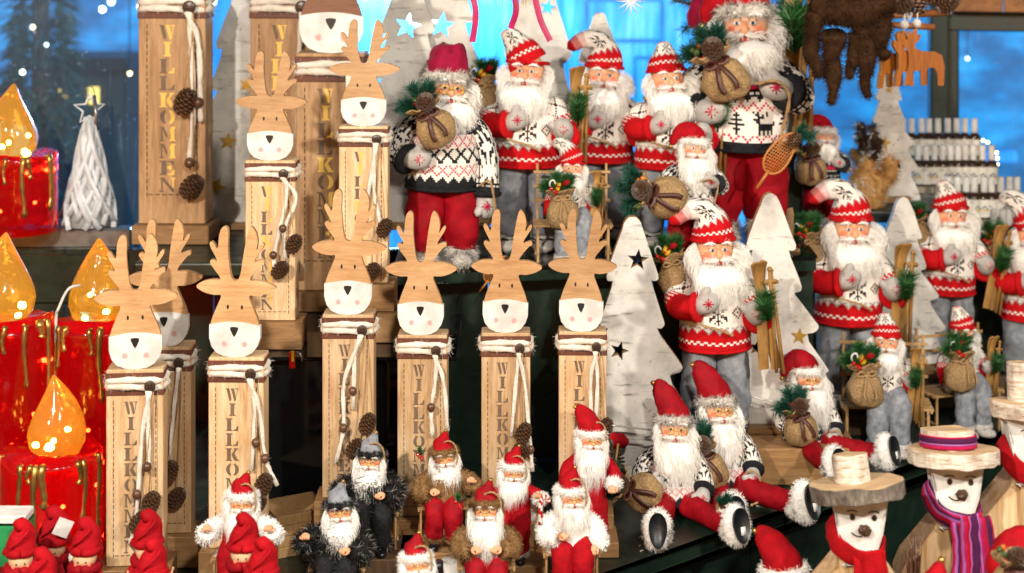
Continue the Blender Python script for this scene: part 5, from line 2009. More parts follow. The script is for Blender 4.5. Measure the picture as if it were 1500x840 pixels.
seated('seated snowflake jumper doll on a sled in front of the standing row', 840, 391, ZA, .245, 0, ('knit', -.1, 'over'), 5, 'doll seated before the standing row', 0)
t, M = doll('small black nordic jumper doll tucked below the largest doll, burlap sack at its side', loc(1012, 385, ZA), .302, .08, 'short', 'nordic', ('vel', 'side'), 'hold', 'rope', 3, (0, .05), 0,
            'velvet_red', 'mottled', False, 'pale', 'velvet_bright', rope='loop')
sack('brown burlap sack lying sideways, held by the small nordic doll below the largest doll', at(M, (-.26, -.22, .10), .2, -1.35, 0), .30 * .36, 'csb', 2, 'brown_satin')
t, M = doll('small doll in black dotted jumper at the end of the upper shelf', P(1203, 338, 3.90).xy.to_3d() + Vector((0, 0, ZA)), .272, .12, 'short', 'heart', ('vel', 'side'), 'hold', 'rope', 5, (0, .04), 0,
            'velvet_red', 'white', False, 'white', 'velvet_bright')
sack('tan sack with cone and red berries held by the dotted jumper doll', at(M, (-.17, -.20, .17), .1, -.25, 0), .272 * .33, 'cb', 2, 'brown_satin')

# ------------------------------------------------------------ main shelf, standing
ski_doll('snowflake jumper doll with floppy red hat tip between the two front birch board trees', loc(1048, 640, ZS), .452, -.02, ('knit', 0, 'left'), 1, (0, -.02), ((.205, -.14, .14), (0, -.08, .1)), seed=1, short='doll between the birch trees')
ski_doll('snowflake jumper doll standing behind the sled, beard blown to one side', P(1243, 0, 3.75).xy.to_3d() + Vector((0, 0, ZB + .045)), .472, .10, ('knit', 0, 'left'), 1, (0, .03), ((.21, -.12, .12), (0, .04, .1)), seed=2, short='doll standing behind the sled')
ski_doll('snowflake jumper doll standing just in front of the spray bottles', loc(1388, 532, ZS), .418, .14, ('knit', -.12, 'up'), 2, (0, .04), ((.24, -.12, .14), (0, .12, .1)), seed=0, short='doll in front of the bottles')
ski_doll('snowflake jumper doll cut off by the frame edge past the seated dolls', loc(1512, 577, ZB), .448, -.05, ('knit', -.2, 'over'), 0, (0, 0), seed=2, short='doll at the frame edge')
seated('seated snowflake jumper doll on the sled with backrest, laced boots on the shelf', 1306, 668, ZB, .285, -.12, ('knit', -.05, 'up'), 5, 'doll on the backrest sled', 1, (0, 0), (-.19, -.22, .13))
seated('seated doll with green holly in its burlap sack, legs swung to one side', 1416, 640, ZB, .270, .32, ('knit', -.14, 'up'), 6, 'doll with the holly sack', 2, (0, .04), (-.16, -.22, .15), 'gs')


# ------------------------------------------------------------ main shelf, legs stretched out
def lounger(label, px, py, z, H, rz, pat, vh, beard, short, seed, lean, trim, twist=0, hatm='velvet_red', right='lapr', rope=None, sackpos=(-.14, -.20, .13), srot=(.1, -.35, 0), fill='csb', py_=0):
    t, M = doll(label, loc(px, py, z), H, rz, 'stretch', pat, ('vel', vh), 'hold', right, beard, lean, twist, 'velvet_red', 'pale', True, trim, hatm, rope=rope, hs=1.22)
    sack('burlap sack with cone and berries held by the ' + short, at(M, sackpos, *srot), H * .29, fill, seed, 'brown_satin')
    return t, M


t, M = lounger('lounging doll with tall upright red hat, soles forward, nearest the front birch tree', 985, 752, ZB, .310, .16, 'nordic', 'tall', 3, 'lounging doll with tall hat', 0, (-.12, .03), 'mottled', -.15, sackpos=(-.24, -.18, .06), srot=(.2, -1.2, 0))
snowshoe('orange woven snowshoe with fir sprig across the legs of the lounging tall hat doll', at(M, (.30, -.32, -.02), .5, -.75, .2), .10)
t, M = lounger('middle lounging doll with red hat leaning over and brown bow on its sack', 1054, 727, ZB, .330, .40, 'nordic', 'tall', 4, 'middle lounging doll', 1, (-.08, -.02), 'mottled', -.25, rope='lap')
t, M = lounger('lounging doll in dotted black jumper, closest to the seated sled dolls', 1180, 662, ZS - .03, .292, .55, 'heart', 'side', 3, 'lounging dotted jumper doll', 2, (-.08, .05), 'pale', -.3, rope='lap')
needle_t = thing('fir_sprig', 'small green fir sprig lying beside the lounging dotted jumper doll', 'fir sprig', loc(1150, 690, ZB) + Vector((0, 0, .01)))
mb = MB()
for k in range(3):
    needles(mb, (0, 0, 0), (-.6 + .5 * k, -.3, .55), .05, 140, .028, 80 + k, 0, .0018)
put('needles', mb.mesh('needles', ['needle_green', 'dark_wood']), needle_t)


# ------------------------------------------------------------ small fur-trimmed dolls along the front
def hand_mesh(s_):
    """small moulded fist: palm, four curled fingers of different length and a thumb"""
    mb = MB()
    mb.ell((0, 0, 0), (.030, .022, .034), 14, 10, 0)
    for k, (x, L) in enumerate(((-.021, .030), (-.007, .036), (.007, .034), (.020, .026))):
        mb.sweep(smooth_path([(x, -.004, .024), (x * 1.05, -.020, .034), (x * 1.05, -.032, .030 - (.036 - L)), (x, -.034, .012), (x, -.026, .004)], 2), [.0085, .0085, .0085, .0082, .008, .0078, .0074, .007, .005], 8)
    mb.sweep(smooth_path([(s_ * .024, .0, -.010), (s_ * .036, -.016, .006), (s_ * .028, -.032, .016)], 3), [.010, .010, .0098, .009, .0085, .008, .005], 8)
    return mb.mesh('hand', ['skin'])


def fur_lump(parts, mats, n, L, seed, patch=None, w=.006, jit=.008):
    src = MB()
    for kind, *a in parts:
        if kind == 's':
            src.sweep(smooth_path(a[0], 4), interp(a[1], len(smooth_path(a[0], 4))), 18)
        else:
            src.ell(*a)
    src.jitter(jit, 14, seed)
    mb = MB(); mb.v, mb.f, mb.m = list(src.v), list(src.f), list(src.m)
    if n:
        mb.fur(src, n, L, w, .3, 1.0, seed, (0, 1), patch)
    return mb


def interp(r, n):
    out = []
    for k in range(n):
        t = k / (n - 1) * (len(r) - 1); i = min(int(t), len(r) - 2); f = t - i
        out.append(r[i] * (1 - f) + r[i + 1] * f)
    return out


CARM = {'fwd': [(-.11, .01, .25), (-.20, -.02, .16), (-.20, -.11, .10), (-.13, -.17, .13)],
        'wide': [(-.11, .01, .25), (-.22, -.02, .19), (-.27, -.08, .14), (-.26, -.13, .20)],
        'low': [(-.11, .01, .25), (-.20, -.01, .14), (-.22, -.06, .04), (-.19, -.13, .02)]}


def coat_doll(label, p, H, rz, coat, fur, trouser, hatm, vh, trim, beard, armL='fwd', armR='wide', pose='sit', lean=(0, 0), loop=True, cuff_full=False, boot='black', hip=None, hem=True):
    t = thing('fur_coat_doll', label, 'doll', p, rz, H, 'small bearded dolls with fur trim')
    t.scale = (H * 1.18, H * 1.12, H * 1.06)
    hp_ = hip if hip is not None else (.43 if pose == 'sit' else (.50 if pose == 'gown' else .48))
    MH = Matrix.Translation((0, 0, hp_)); MU = MH @ rotm(lean[0], lean[1], 0).to_4x4()
    F2 = {'fur_white': ('fur_white', 'fur_white'), 'fur_brown': ('fur_brown', 'fur_brown'), 'grey': ('fur_black', 'fur_smoke')}[fur]
    patch = (30, .28) if fur == 'grey' else None
    fl = .058 if fur == 'grey' else .030
    if pose == 'gown':
        mb = MB(); mb.sweep(smooth_path([(0, 0, .36), (0, 0, .28), (0, 0, .12), (0, 0, -.10), (0, 0, -.30), (0, 0, -.50)], 4), interp([.06, .12, .15, .165, .185, .20], 21), 30); mb.jitter(.02, 9, 3)
        put('coat', mb.mesh('coat', [coat]), t, MU)
        mb = MB(); mb.sweep([(0, 0, -.33), (0, 0, -.50)], [.172, .192], 30); mb.jitter(.02, 9, 3)
    else:
        def body():
            if fur == 'grey' or coat == 'fur_brown':
                return fur_lump([('s', [(0, 0, -.05), (0, 0, .05), (0, 0, .18), (0, 0, .28), (0, 0, .35)], [.175, .185, .17, .135, .06])], F2, 2600, fl, 3, patch).mesh('coat', list(F2))
            mb = MB(); mb.sweep(smooth_path([(0, 0, -.05), (0, 0, .05), (0, 0, .18), (0, 0, .28), (0, 0, .35)], 4), interp([.165, .165, .15, .12, .06], 17), 30); mb.jitter(.012, 10, 3)
            return mb.mesh('coat', [coat])
        put('coat', cached(('coat', coat, fur), body), t, MU)
        if hem:
            put('fur_hem', cached(('hem', fur), lambda: fur_lump([('s', [(.165 * sin(2 * pi * k / 16), -.165 * cos(2 * pi * k / 16), -.05) for k in range(17)], [.034 if fur != 'grey' else .055] * 17)], F2, 1100 if fur != 'grey' else 2200, fl * (1 if fur != 'grey' else 1.4), 4, patch).mesh('fur_hem', list(F2))), t, MU)
        put('trousers', cached(('tr', trouser, 'sit'), lambda: trousers_mesh(trouser, 'sit', 2)), t, MH)
        for s_ in (-1, 1):
            put('boot', cached(('boot', boot, s_, 'sit'), lambda: boot_mesh(boot, s_, 'sit', 3 + s_)), t, MH)
            put('boot_cuff', cached(('cuffb', fur, s_), lambda: fur_lump([('e', (s_ * .088, -.19, -.33), (.080, .080, .045), 16, 10)], F2, 500, fl, 5, patch).mesh('boot_cuff', list(F2))), t, MH)
    for key, s_ in ((armL, -1), (armR, 1)):
        pts = [(p_[0] * -s_, p_[1], p_[2]) for p_ in CARM[key]]
        full = cuff_full or fur == 'grey' or coat == 'fur_brown'

        def slv():
            if full:
                return fur_lump([('s', pts, [.05, .075, .082, .075])], F2, 1100, fl, 6, patch).mesh('sleeve', list(F2))
            mb = MB(); q = smooth_path(pts, 5); mb.sweep(q, interp([.05, .062, .064, .06], len(q)), 18); mb.jitter(.01, 12, 5)
            return mb.mesh('sleeve', [coat])
        sl = put('sleeve', cached(('csl', key, s_, coat if not full else fur), slv), t, MU)
        e, d = Vector(pts[-1]), (Vector(pts[-1]) - Vector(pts[-2])).normalized()
        if not full:
            put('fur_cuff', cached(('ccf', key, s_, fur), lambda: fur_lump([('e', e - d * .015, (.072, .072, .06), 16, 10)], F2, 600, fl, 7, patch).mesh('fur_cuff', list(F2))), sl)
        R = d.to_track_quat('Z', 'Y').to_matrix().to_4x4()
        put('hand', cached(('hand', s_), lambda: hand_mesh(s_)), t, MU @ Matrix.Translation(e + d * .055) @ R @ Matrix.Rotation(0, 4, 'Z') @ Matrix.Scale(1.15, 4))
    hv = sum(map(ord, label))
    head(t, MU, beard, ('vel', vh), trim, hatm, True, MU @ Matrix.Translation((0, -.005, HEADZ)) @ rotm(.06 * sin(hv * .7), .08 * sin(hv * 1.3), .2 * sin(hv)).to_4x4(), 1.28)
    if loop:
        put('hanging_loop', cached('hloop', lambda: rope_mesh([(-.03, -.02, .56), (.05, -.06, .60), (.11, -.05, .54), (.125, -.07, .42), (.115, -.05, .30)], .008)), t, MU)
    return t, t_matrix(t) @ MU


def bench(label, p, H, rz):
    R = Matrix.Translation(p) @ rotm(0, 0, rz).to_4x4() @ Matrix.Scale(H, 4)
    sled(label, R @ Matrix.Translation((0, .03, 0)), .56, .32, .375, 0)


# furred dolls, grey
p = P(545, 0, 2.90); p.z = ZB
coat_doll('grey black furred doll with striped grey hat, behind the other grey furred doll', p + Vector((0, 0, .045)), .178, .05, 'fur_grey', 'grey', 'fur_black', 'grey_felt', 'up', 'grey', 9, 'wide', 'fwd', 'sit', (0, -.03))
bench('dark wooden bench under the grey furred doll at the back', p + Vector((0, 0, .045)), .178, .05)
mb = MB(); mb.box((p.x, p.y - .0, ZB + .022), (.15, .12, .043), 0, None, .002)
tag(put('wood_block', mb.mesh('wood_block', ['dark_wood'], False)), 'dark wooden block under the rear grey furred doll', 'wood block')
p = P(496, 0, 2.76); p.z = ZB
coat_doll('grey black furred doll at the very front, arms spread, fur covering its brow', p - Vector((0, 0, .0)), .180, -.05, 'fur_grey', 'grey', 'fur_black', 'grey_felt', 'up', 'grey', 8, 'wide', 'fwd', 'sit', (0, .02), False)
bench('wooden bench under the grey furred doll at the very front', p, .180, -.05)
# red coat doll by the third post
p = P(354, 0, 2.74); p.z = ZB
t, M = coat_doll('red coated doll with white fur sleeves before the clearly lettered post', p + Vector((0, 0, .024)), .180, 0, 'velvet_bright', 'fur_white', 'velvet_bright', 'velvet_bright', 'up', 'white', 10, 'wide', 'wide', 'sit', cuff_full=True)
bench('small wooden bench under the red coated doll before the lettered post', p + Vector((0, 0, .024)), .180, 0)
mb = MB(); mb.box((p.x, p.y, ZB + .011), (.16, .13, .022), 0, None, .002)
tag(put('wood_block', mb.mesh('wood_block', ['base_wood'], False)), 'thin wooden block under the red coated doll by the lettered post', 'wood block')
# front centre group
p = P(650, 0, 2.93); p.z = ZB + .045
coat_doll('brown furred doll with holly on its shoulder, sitting high against a post', p, .172, .04, 'fur_brown', 'fur_brown', 'velvet_red', 'velvet_bright', 'up', 'brown', 10, 'fwd', 'wide', 'sit')
bench('wooden bench under the brown furred doll sitting against a post', p, .172, .04)
hs = thing('holly_sprig', 'holly sprig with red berries beside the high sitting brown furred doll', 'holly', P(616, 668, 2.86)); put('holly', cached('holly', holly_mesh), hs, Matrix.Scale(.020, 4))
mb = MB(); mb.box((p.x, p.y, ZB + .022), (.16, .12, .043), 0, None, .002)
tag(put('wood_block', mb.mesh('wood_block', ['base_wood'], False)), 'wooden block under the high sitting brown furred doll', 'wood block')
lg = thing('birch_log', 'short grey birch log standing below the high sitting brown furred doll', 'log', P(665, 0, 2.80), 0)
lg.location.z = ZB
mb = MB(); mb.sweep([(0, 0, 0), (0, 0, .03), (0, 0, .06)], [.022, .023, .022], 16); put('bark', mb.mesh('bark', ['birch_bark']), lg)
p = P(752, 0, 2.93); p.z = ZB + .020
coat_doll('red coated doll with white fur cuffs between brown furred doll and red robe', p, .170, -.1, 'velvet_bright', 'fur_white', 'velvet_bright', 'velvet_bright', 'up', 'white', 10, 'low', 'wide', 'sit')
bench('wooden bench under the red coated doll at the middle of the group', p, .170, -.1)
mb = MB(); mb.box((p.x, p.y, ZB + .009), (.13, .11, .018), 0, None, .002)
tag(put('wood_block', mb.mesh('wood_block', ['base_wood'], False)), 'thin block under the red coated doll in the middle of the group', 'wood block')
p = P(712, 0, 2.76); p.z = ZB
coat_doll('brown furred doll with dark red trousers at the front, holly at its elbow', p, .182, .03, 'fur_brown', 'fur_brown', 'velvet_red', 'velvet_red', 'up', 'brown', 9, 'fwd', 'fwd', 'sit')
bench('wooden bench under the front brown furred doll', p, .182, .03)
hs = thing('holly_sprig', 'holly sprig with red berries at the elbow of the front brown furred doll', 'holly', P(672, 738, 2.71)); put('holly', cached('holly', holly_mesh), hs, Matrix.Scale(.022, 4))
p = P(836, 0, 2.82); p.z = ZB
coat_doll('white furred doll in bright red trousers holding a striped candy cane', p, .184, .05, 'fur_white', 'fur_white', 'velvet_bright', 'velvet_bright', 'up', 'white', 10, 'fwd', 'low', 'sit', cuff_full=True)
bench('wooden bench under the white furred doll in bright red trousers', p, .184, .05)
cc = thing('candy_cane', 'red and white striped candy cane beside the white furred doll', 'candy cane', P(792, 752, 2.72), 0, 1.0)
mb = MB(); pts = smooth_path([(0, 0, -.02), (0, 0, .015), (.004, 0, .026), (.011, 0, .027), (.014, 0, .019)], 6)
mb.sweep(pts, .0042, 8, 0, True, lambda c, r: 0 if (r + c // 2) % 4 < 2 else 1); put('cane', mb.mesh('cane', ['white_paint', 'berry_red']), cc)
p = P(862, 0, 3.0); p.z = ZB
t, M = coat_doll('doll in a long red robe with drooping pointed hat, standing by the last reindeer post', p + Vector((0, 0, .03)), .185, .22, 'velvet_bright', 'fur_white', 'velvet_bright', 'velvet_bright', 'tall', 'white', 9, 'low', 'low', 'gown', (0, .05))
mb = MB(); mb.box((p.x, p.y, ZB + .0145), (.11, .09, .029), 0, None, .002)
tag(put('wood_block', mb.mesh('wood_block', ['base_wood'], False)), 'wooden block under the doll in the long red robe', 'wood block')
sk_ = thing('ski_pole', 'thin wooden ski pole standing beside the lounging tall hat doll', 'ski pole', loc(893, 738, ZB), 0, 1, None, (0, .14, 0))
mb = MB(); mb.sweep([(0, 0, 0), (0, 0, .125)], .0024, 7); put('shaft', mb.mesh('shaft', ['ski_wood']), sk_)
mb = MB(); mb.sweep([(0, 0, .010), (0, 0, .016)], .009, 12); put('basket', mb.mesh('basket', ['ski_wood']), sk_)
rd = thing('berry_pick', 'red and orange berries with a cone by the red robed doll', 'berry pick', loc(890, 738, ZB) + Vector((-.0, .06, .06)))
put('berries', cached(('ber', 1), lambda: berries_mesh(1)), rd, Matrix.Translation((-.0, 0, -.05)) @ Matrix.Scale(.11, 4))
put('pine_cone', cached('cone', cone_mesh), rd, Matrix.Translation((.02, -.0, .0)) @ Matrix.Scale(.045, 4))
put('velvet_bow', (lambda b: (b.ell((.02, 0, .05), (.03, .014, .016), 14, 9), b.jitter(.006, 60, 2), b.mesh('velvet_bow', ['velvet_bright']))[2])(MB()), rd)
p = P(610, 0, 2.52); p.z = ZB
coat_doll('white furred doll at the bottom edge with a twine loop over its beard', p + Vector((0, 0, .015)), .168, .04, 'velvet_bright', 'fur_white', 'velvet_bright', 'velvet_red', 'up', 'white', 10, 'low', 'low', 'sit', cuff_full=True)
mb = MB(); mb.box((p.x, p.y + .02, ZB + .045), (.12, .06, .09), 0, None, .002)
tag(put('wood_block', mb.mesh('wood_block', ['base_wood'], False)), 'wooden block seat under the white furred doll at the bottom edge', 'wood block')
bt = thing('figure_boot', 'small black rubber boot figurine behind the bottom edge doll', 'figurine', P(641, 0, 2.68)); bt.location.z = ZB + .055
mb = MB(); mb.sweep(smooth_path([(0, 0, .05), (0, 0, .02), (0, -.004, .006)], 3), [.010, .010, .011, .012, .013, .014, .013], 12); mb.ell((0, -.012, .008), (.010, .018, .009), 12, 8)
mb.box((0, 0, -.028), (.02, .02, .054)); put('boot', mb.mesh('boot', ['boot_black']), bt)


# ------------------------------------------------------------ little knitted children
def kid(label, px, py, Y, s=1.0, rz=0.0, poles=True, tall=False):
    """py: top of the hat"""
    p = P(px, py, Y)
    h = .105 * s
    t = thing('knitted_child', label, 'felt doll', (p.x, Y, p.z - h), rz, s, 'red knitted children figures')
    mb = MB(); mb.sweep(smooth_path([(0, 0, -.06), (0, 0, -.02), (0, 0, .02), (0, 0, .036)], 4), interp([.028, .027, .022, .013], 13), 22); mb.jitter(.0025, 60, 3)
    put('coat', cached('kcoat', lambda: mb.mesh('coat', ['velvet_bright'])), t)

    def scarf():
        b = MB(); b.sweep([(.020 * sin(2 * pi * k / 20), -.020 * cos(2 * pi * k / 20), .036 + .002 * sin(k)) for k in range(21)], .0085, 8)
        b.sweep(smooth_path([(.012, -.022, .034), (.016, -.028, .015), (.02, -.029, -.008)], 3), (.008, .003), 6); b.jitter(.002, 70, 1)
        return b.mesh('scarf', ['velvet_red'])

    def hd():
        b = MB(); b.ell((0, -.004, .052), (.0195, .0190, .0180), 20, 14, 0)
        for q in (-1, 1):
            b.ell((q * .0065, -.0222, .050), .0015, 8, 6, 1); b.ell((q * .011, -.0185, .045), .0032, 8, 6, 2)
        return b.mesh('head', ['bead_skin', 'pupil_black', 'rosy'])

    def hat():
        b = MB(); b.sweep(smooth_path([(0, .001, .058), (.001, .003, .070), (.003, .004, .084), (.004, .002, .096), (-.001, -.003, .106), (-.008, -.006, .104)], 3), interp([.0225, .0235, .021, .018, .013, .008], 16), 20)
        b.sweep([(.0215 * sin(2 * pi * k / 20), .002 - .0215 * cos(2 * pi * k / 20), .0625 + .003 * cos(2 * pi * k / 20)) for k in range(21)], .0068, 8)
        b.sweep(smooth_path([(.012, -.016, .104), (.0, -.023, .088), (-.014, -.021, .075), (-.02, -.012, .06)], 4), .0024, 6)
        b.jitter(.003, 55, 4); return b.mesh('hat', ['velvet_bright'])
    put('scarf', cached('kscarf', scarf), t); put('head', cached('khead', hd), t); put('hat', cached('khat', hat), t)
    for s_ in (-1, 1):
        def arm():
            b = MB(); b.sweep(smooth_path([(s_ * .016, 0, .028), (s_ * .030, -.008, .012), (s_ * .030, -.022, .006)], 3), interp([.008, .0095, .009], 7), 10); return b.mesh('sleeve', ['velvet_bright'])
        put('sleeve', cached(('karm', s_), arm), t)

        def hb():
            b = MB(); b.ell((s_ * .030, -.027, .006), .0075, 12, 8); return b.mesh('hand', ['bead_skin'])
        put('hand', cached(('khand', s_), hb), t)
        if poles:
            def pole():
                b = MB(); b.sweep([(s_ * .036 + .006, -.028, .030), (s_ * .030 - .012, -.030, -.05)], .0019, 6); return b.mesh('pole', ['pale_wood'])
            put('pole', cached(('kpole', s_), pole), t)
    return t


KIDS = [(30, 770, 2.56, 1.0, .3, 'red knitted child figure with poles at the corner by the green card'),
        (125, 768, 2.60, 1.0, .0, 'red knitted child figure in front of the lowest candle, closest to the first post'),
        (216, 757, 2.58, 1.0, .2, 'red knitted child figure standing before the base of the first post'),
        (222, 800, 2.40, .95, .3, 'red knitted child figure at the bottom edge under the first post'),
        (356, 762, 2.55, 1.0, .1, 'red knitted child figure with pole in the lap area of the red coated doll'),
        (384, 798, 2.46, 1.0, .2, 'red knitted child figure cut off below the red coated doll'),
        (60, 812, 2.42, .95, .0, 'red knitted child figure cut off at the bottom before the candles'),
        (88, 730, 2.66, 1.0, .1, None)]
for (px, py, Y, s, rz, lab) in KIDS:
    if lab:
        kid(lab, px, py, Y, s, rz)
t = kid('red knitted child figure with a white tag on its hat, arms raised', 78, 752, 2.66, 1.08, .1, False)
mb = MB(); mb.box((.020, -.028, .092), (.024, .001, .028), 0, rotm(.1, .45, .2)); put('price_tag', mb.mesh('price_tag', ['white_card'], False), t)
mb = MB()
for s_ in (-1, 1):
    mb.ell((s_ * .034, -.02, .042), (.007, .006, .010), 10, 8); mb.jitter(.001, 90, 1)
    put('mitten', mb.mesh('mitten', ['wool_white']), t); mb = MB()
mb.sweep([(.0278 * sin(2 * pi * k / 24), -.0278 * cos(2 * pi * k / 24), -.01) for k in range(25)], .0022, 6); mb.sweep([(.0275 * sin(2 * pi * k / 24), -.0275 * cos(2 * pi * k / 24), -.034) for k in range(25)], .0022, 6)
mb.jitter(.001, 90, 1); put('white_trim', mb.mesh('white_trim', ['wool_white']), t)
# a low crate the figures stand on
mb = MB(); mb.box((-.62, 2.53, (ZC - 1.10 + ZB) / 2 - .05), (.75, .34, .10), 0, None, .003)
tag(put('wood_block', mb.mesh('wood_block', ['dark_wood'], False)), 'dark plinth under the red knitted children figures', 'plinth')
mb = MB(); mb.box((0, 0, 0), (.09, .05, .075), 0, None, .002); mb.box((0, 0, .0385), (.09, .05, .018), 1, None, .002)
gc = tag(put('card_box', mb.mesh('card_box', ['green_card', 'white_card'], False)), 'green and white card box at the corner beside the knitted figures', 'box'); gc.location = P(4, 790, 2.62)


# ------------------------------------------------------------ wooden snowmen
def wooden_snowman(label, cx, Y, topy, scale, scarf, rz=0.0, tilt=0.0, band=False, bark='grey_bark', toph=.042, brim=.074, z=None, hatdx=0):
    """topy: pixel of the underside of the brim"""
    p = P(cx, topy, Y)
    t = thing('wooden_snowman', label, 'wooden snowman', (p.x, Y, ZL), rz, scale, 'wooden plank snowmen')
    zt_ = (p.z - ZL) / scale
    neck = zt_ - .086
    prof = [(.030, neck), (.036, neck - .012), (.058, neck - .040), (.082, neck - .070), (.094, neck - .10), (.092, neck - .128), (.080, neck - .150), (.092, neck - .175), (.118, neck - .215), (.126, neck - .27), (.115, neck - .33), (.105, 0), ]
    prof = [q for q in prof if q[1] >= 0] + ([] if prof[-1][1] <= 0 else [])
    if prof[-1][1] > 0:
        prof.append((prof[-1][0], 0))
    out = [(x, zz) for x, zz in prof[::-1]] + [(-x, zz) for x, zz in prof]
    mb = MB(); mb.plate([out], -.030, .030, 0, 0)
    o = put('body', mb.mesh('body', ['snow_wood'], False), t)
    md = o.modifiers.new('edge', 'BEVEL'); md.width = .006; md.segments = 3; md.limit_method = 'ANGLE'; md.angle_limit = radians(50)
    mb = MB(); mb.plate([[(-.036, zt_), (-.034, zt_ - .045), (-.026, zt_ - .078), (-.022, neck - .01), (.022, neck - .01), (.026, zt_ - .078), (.036, zt_ - .045), (.038, zt_)][::-1]], -.031, .031, 0, 0)
    h = put('head', mb.mesh('head', ['white_paint'], False), t)
    md = h.modifiers.new('edge', 'BEVEL'); md.width = .007; md.segments = 3; md.limit_method = 'ANGLE'; md.angle_limit = radians(50)
    for s_ in (-1, 1):
        mb = MB(); disc(mb, (s_ * .017 + .006, zt_ - .022), .0044, -.0322, 1, .0053); disc(mb, (s_ * .017 + .006, zt_ - .022), .0032, -.0326, 0, .0039)
        put('eye', mb.mesh('eye', ['nose_black', 'bead_brown'], False), h)
        mb = MB(); mb.sweep(arc((s_ * .017 - .003, -.032, zt_ - .014), (s_ * .017 + .007, -.032, zt_ - .009), (s_ * .017 + .014, -.032, zt_ - .014), 6), .0009, 5)
        put('eyebrow', mb.mesh('eyebrow', ['nose_black']), h)
    mb = MB(); mb.ell((.008, -.034, zt_ - .042), (.0095, .008, .0085), 14, 10); mb.jitter(.0035, 260, 2); mb.jitter(.002, 500, 3); put('nose', mb.mesh('nose', ['cone_brown'], False), h)
    mb = MB(); mb.sweep(arc((-.012, -.0318, zt_ - .046), (-.006, -.0318, zt_ - .054), (.004, -.0318, zt_ - .052), 6), .0011, 5); put('mouth', mb.mesh('mouth', ['nose_black']), h)
    # hat of two log slices
    MT = Matrix.Translation((hatdx, 0, zt_ + .011)) @ rotm(-.17, tilt, 0).to_4x4()

    def slice_(r0, r1, h_, m):
        b = MB(); N = 48
        b.sweep([(0, 0, -h_ / 2), (0, 0, -h_ / 2 + .001), (0, 0, h_ / 2 - .001), (0, 0, h_ / 2)], [r0 * .985, r0, r1, r1 * .985], N, 0)
        b.m[-2:] = [1, 1]
        b.jitter(.0035, 40, int(r0 * 1000))
        return b.mesh('log_slice', [m, 'log_end'], False)
    hat = put('hat', slice_(brim, brim * 1.02, .024, bark), t, MT)
    put('crown', slice_(.029 if not band else .044, .028 if not band else .043, toph, 'birch_log'), hat, Matrix.Translation((-.006, .004, .0115 + toph / 2)))
    if band:
        mb = MB()
        for zz, hh, k in ((.0165, .006, 0), (.0215, .003, 2), (.027, .008, 1), (.0325, .0025, 0)):
            mb.sweep([(-.006, .004, zz - hh / 2), (-.006, .004, zz + hh / 2)], .0462 + .0002 * k, 40, k)
        put('hat_band', mb.mesh('hat_band', ['stripe_pink', 'stripe_purple', 'stripe_lilac']), hat)
    # scarf
    mats = ['scarf_red'] if scarf == 'red' else ['stripe_pink', 'stripe_purple', 'stripe_lilac', 'scarf_red']

    def strip(path, w, name, flip=0):
        b = MB()
        NS = 15
        q = smooth_path(path, 6)
        vs, fs, ms = [], [], []
        pat = [0, 0, 2, 1, 1, 1, 2, 3, 0, 2, 3, 1, 1, 2, 0]
        for k, v in enumerate(q):
            T = (q[min(k + 1, len(q) - 1)] - q[max(0, k - 1)]).normalized()
            sd = T.cross(Vector((0, -1, 0)) if abs(T.y) < .9 else Vector((0, 0, 1)))
            if sd.length < .2:
                sd = Vector((0, 0, 1))
            sd.normalize()
            for i in range(NS + 1):
                u = i / NS - .5
                vs.append(v + sd * (u * w) + Vector((0, -.0025 * cos(u * 9 + k * .1) - .002 * sin(u * 20), 0)))
        for k in range(len(q) - 1):
            for i in range(NS):
                a = k * (NS + 1) + i
                fs.append((a, a + 1, a + NS + 2, a + NS + 1)); ms.append(pat[i] if scarf != 'red' else 0)
        b.add(vs, fs, ms)
        b.jitter(.003, 45, 5)
        o = put(name, b.mesh(name, mats), sf)
        md = o.modifiers.new('thick', 'SOLIDIFY'); md.thickness = .003; md.offset = 1
        return o
    sfe = MB()
    sfe.sweep(smooth_path([(.037, .0, zt_ - .070), (.040, -.012, zt_ - .074), (.030, -.036, zt_ - .082), (0, -.042, zt_ - .083), (-.030, -.037, zt_ - .070), (-.041, -.012, zt_ - .055), (-.041, .02, zt_ - .050), (-.03, .037, zt_ - .052), (0, .04, zt_ - .058), (.03, .037, zt_ - .065), (.037, .0, zt_ - .070)], 4), (.004, .016), 24, 0, False,
              (lambda c, r: [0, 2, 1, 1, 3, 0, 2, 1][abs(c) % 8]) if scarf != 'red' else None)
    sfe.jitter(.003, 50, 3)
    sf = put('scarf', sfe.mesh('scarf', mats), t)
    strip([(.012, -.043, zt_ - .070), (.016, -.046, zt_ - .10), (.018, -.043, zt_ - .16), (.016, -.042, zt_ - .24), (.015, -.04, zt_ - .30)], .052, 'scarf_tail')
    if scarf != 'red':
        strip([(.040, -.040, zt_ - .075), (.046, -.042, zt_ - .12), (.054, -.039, zt_ - .19), (.060, -.038, zt_ - .27)], .028, 'scarf_tail')
    return t


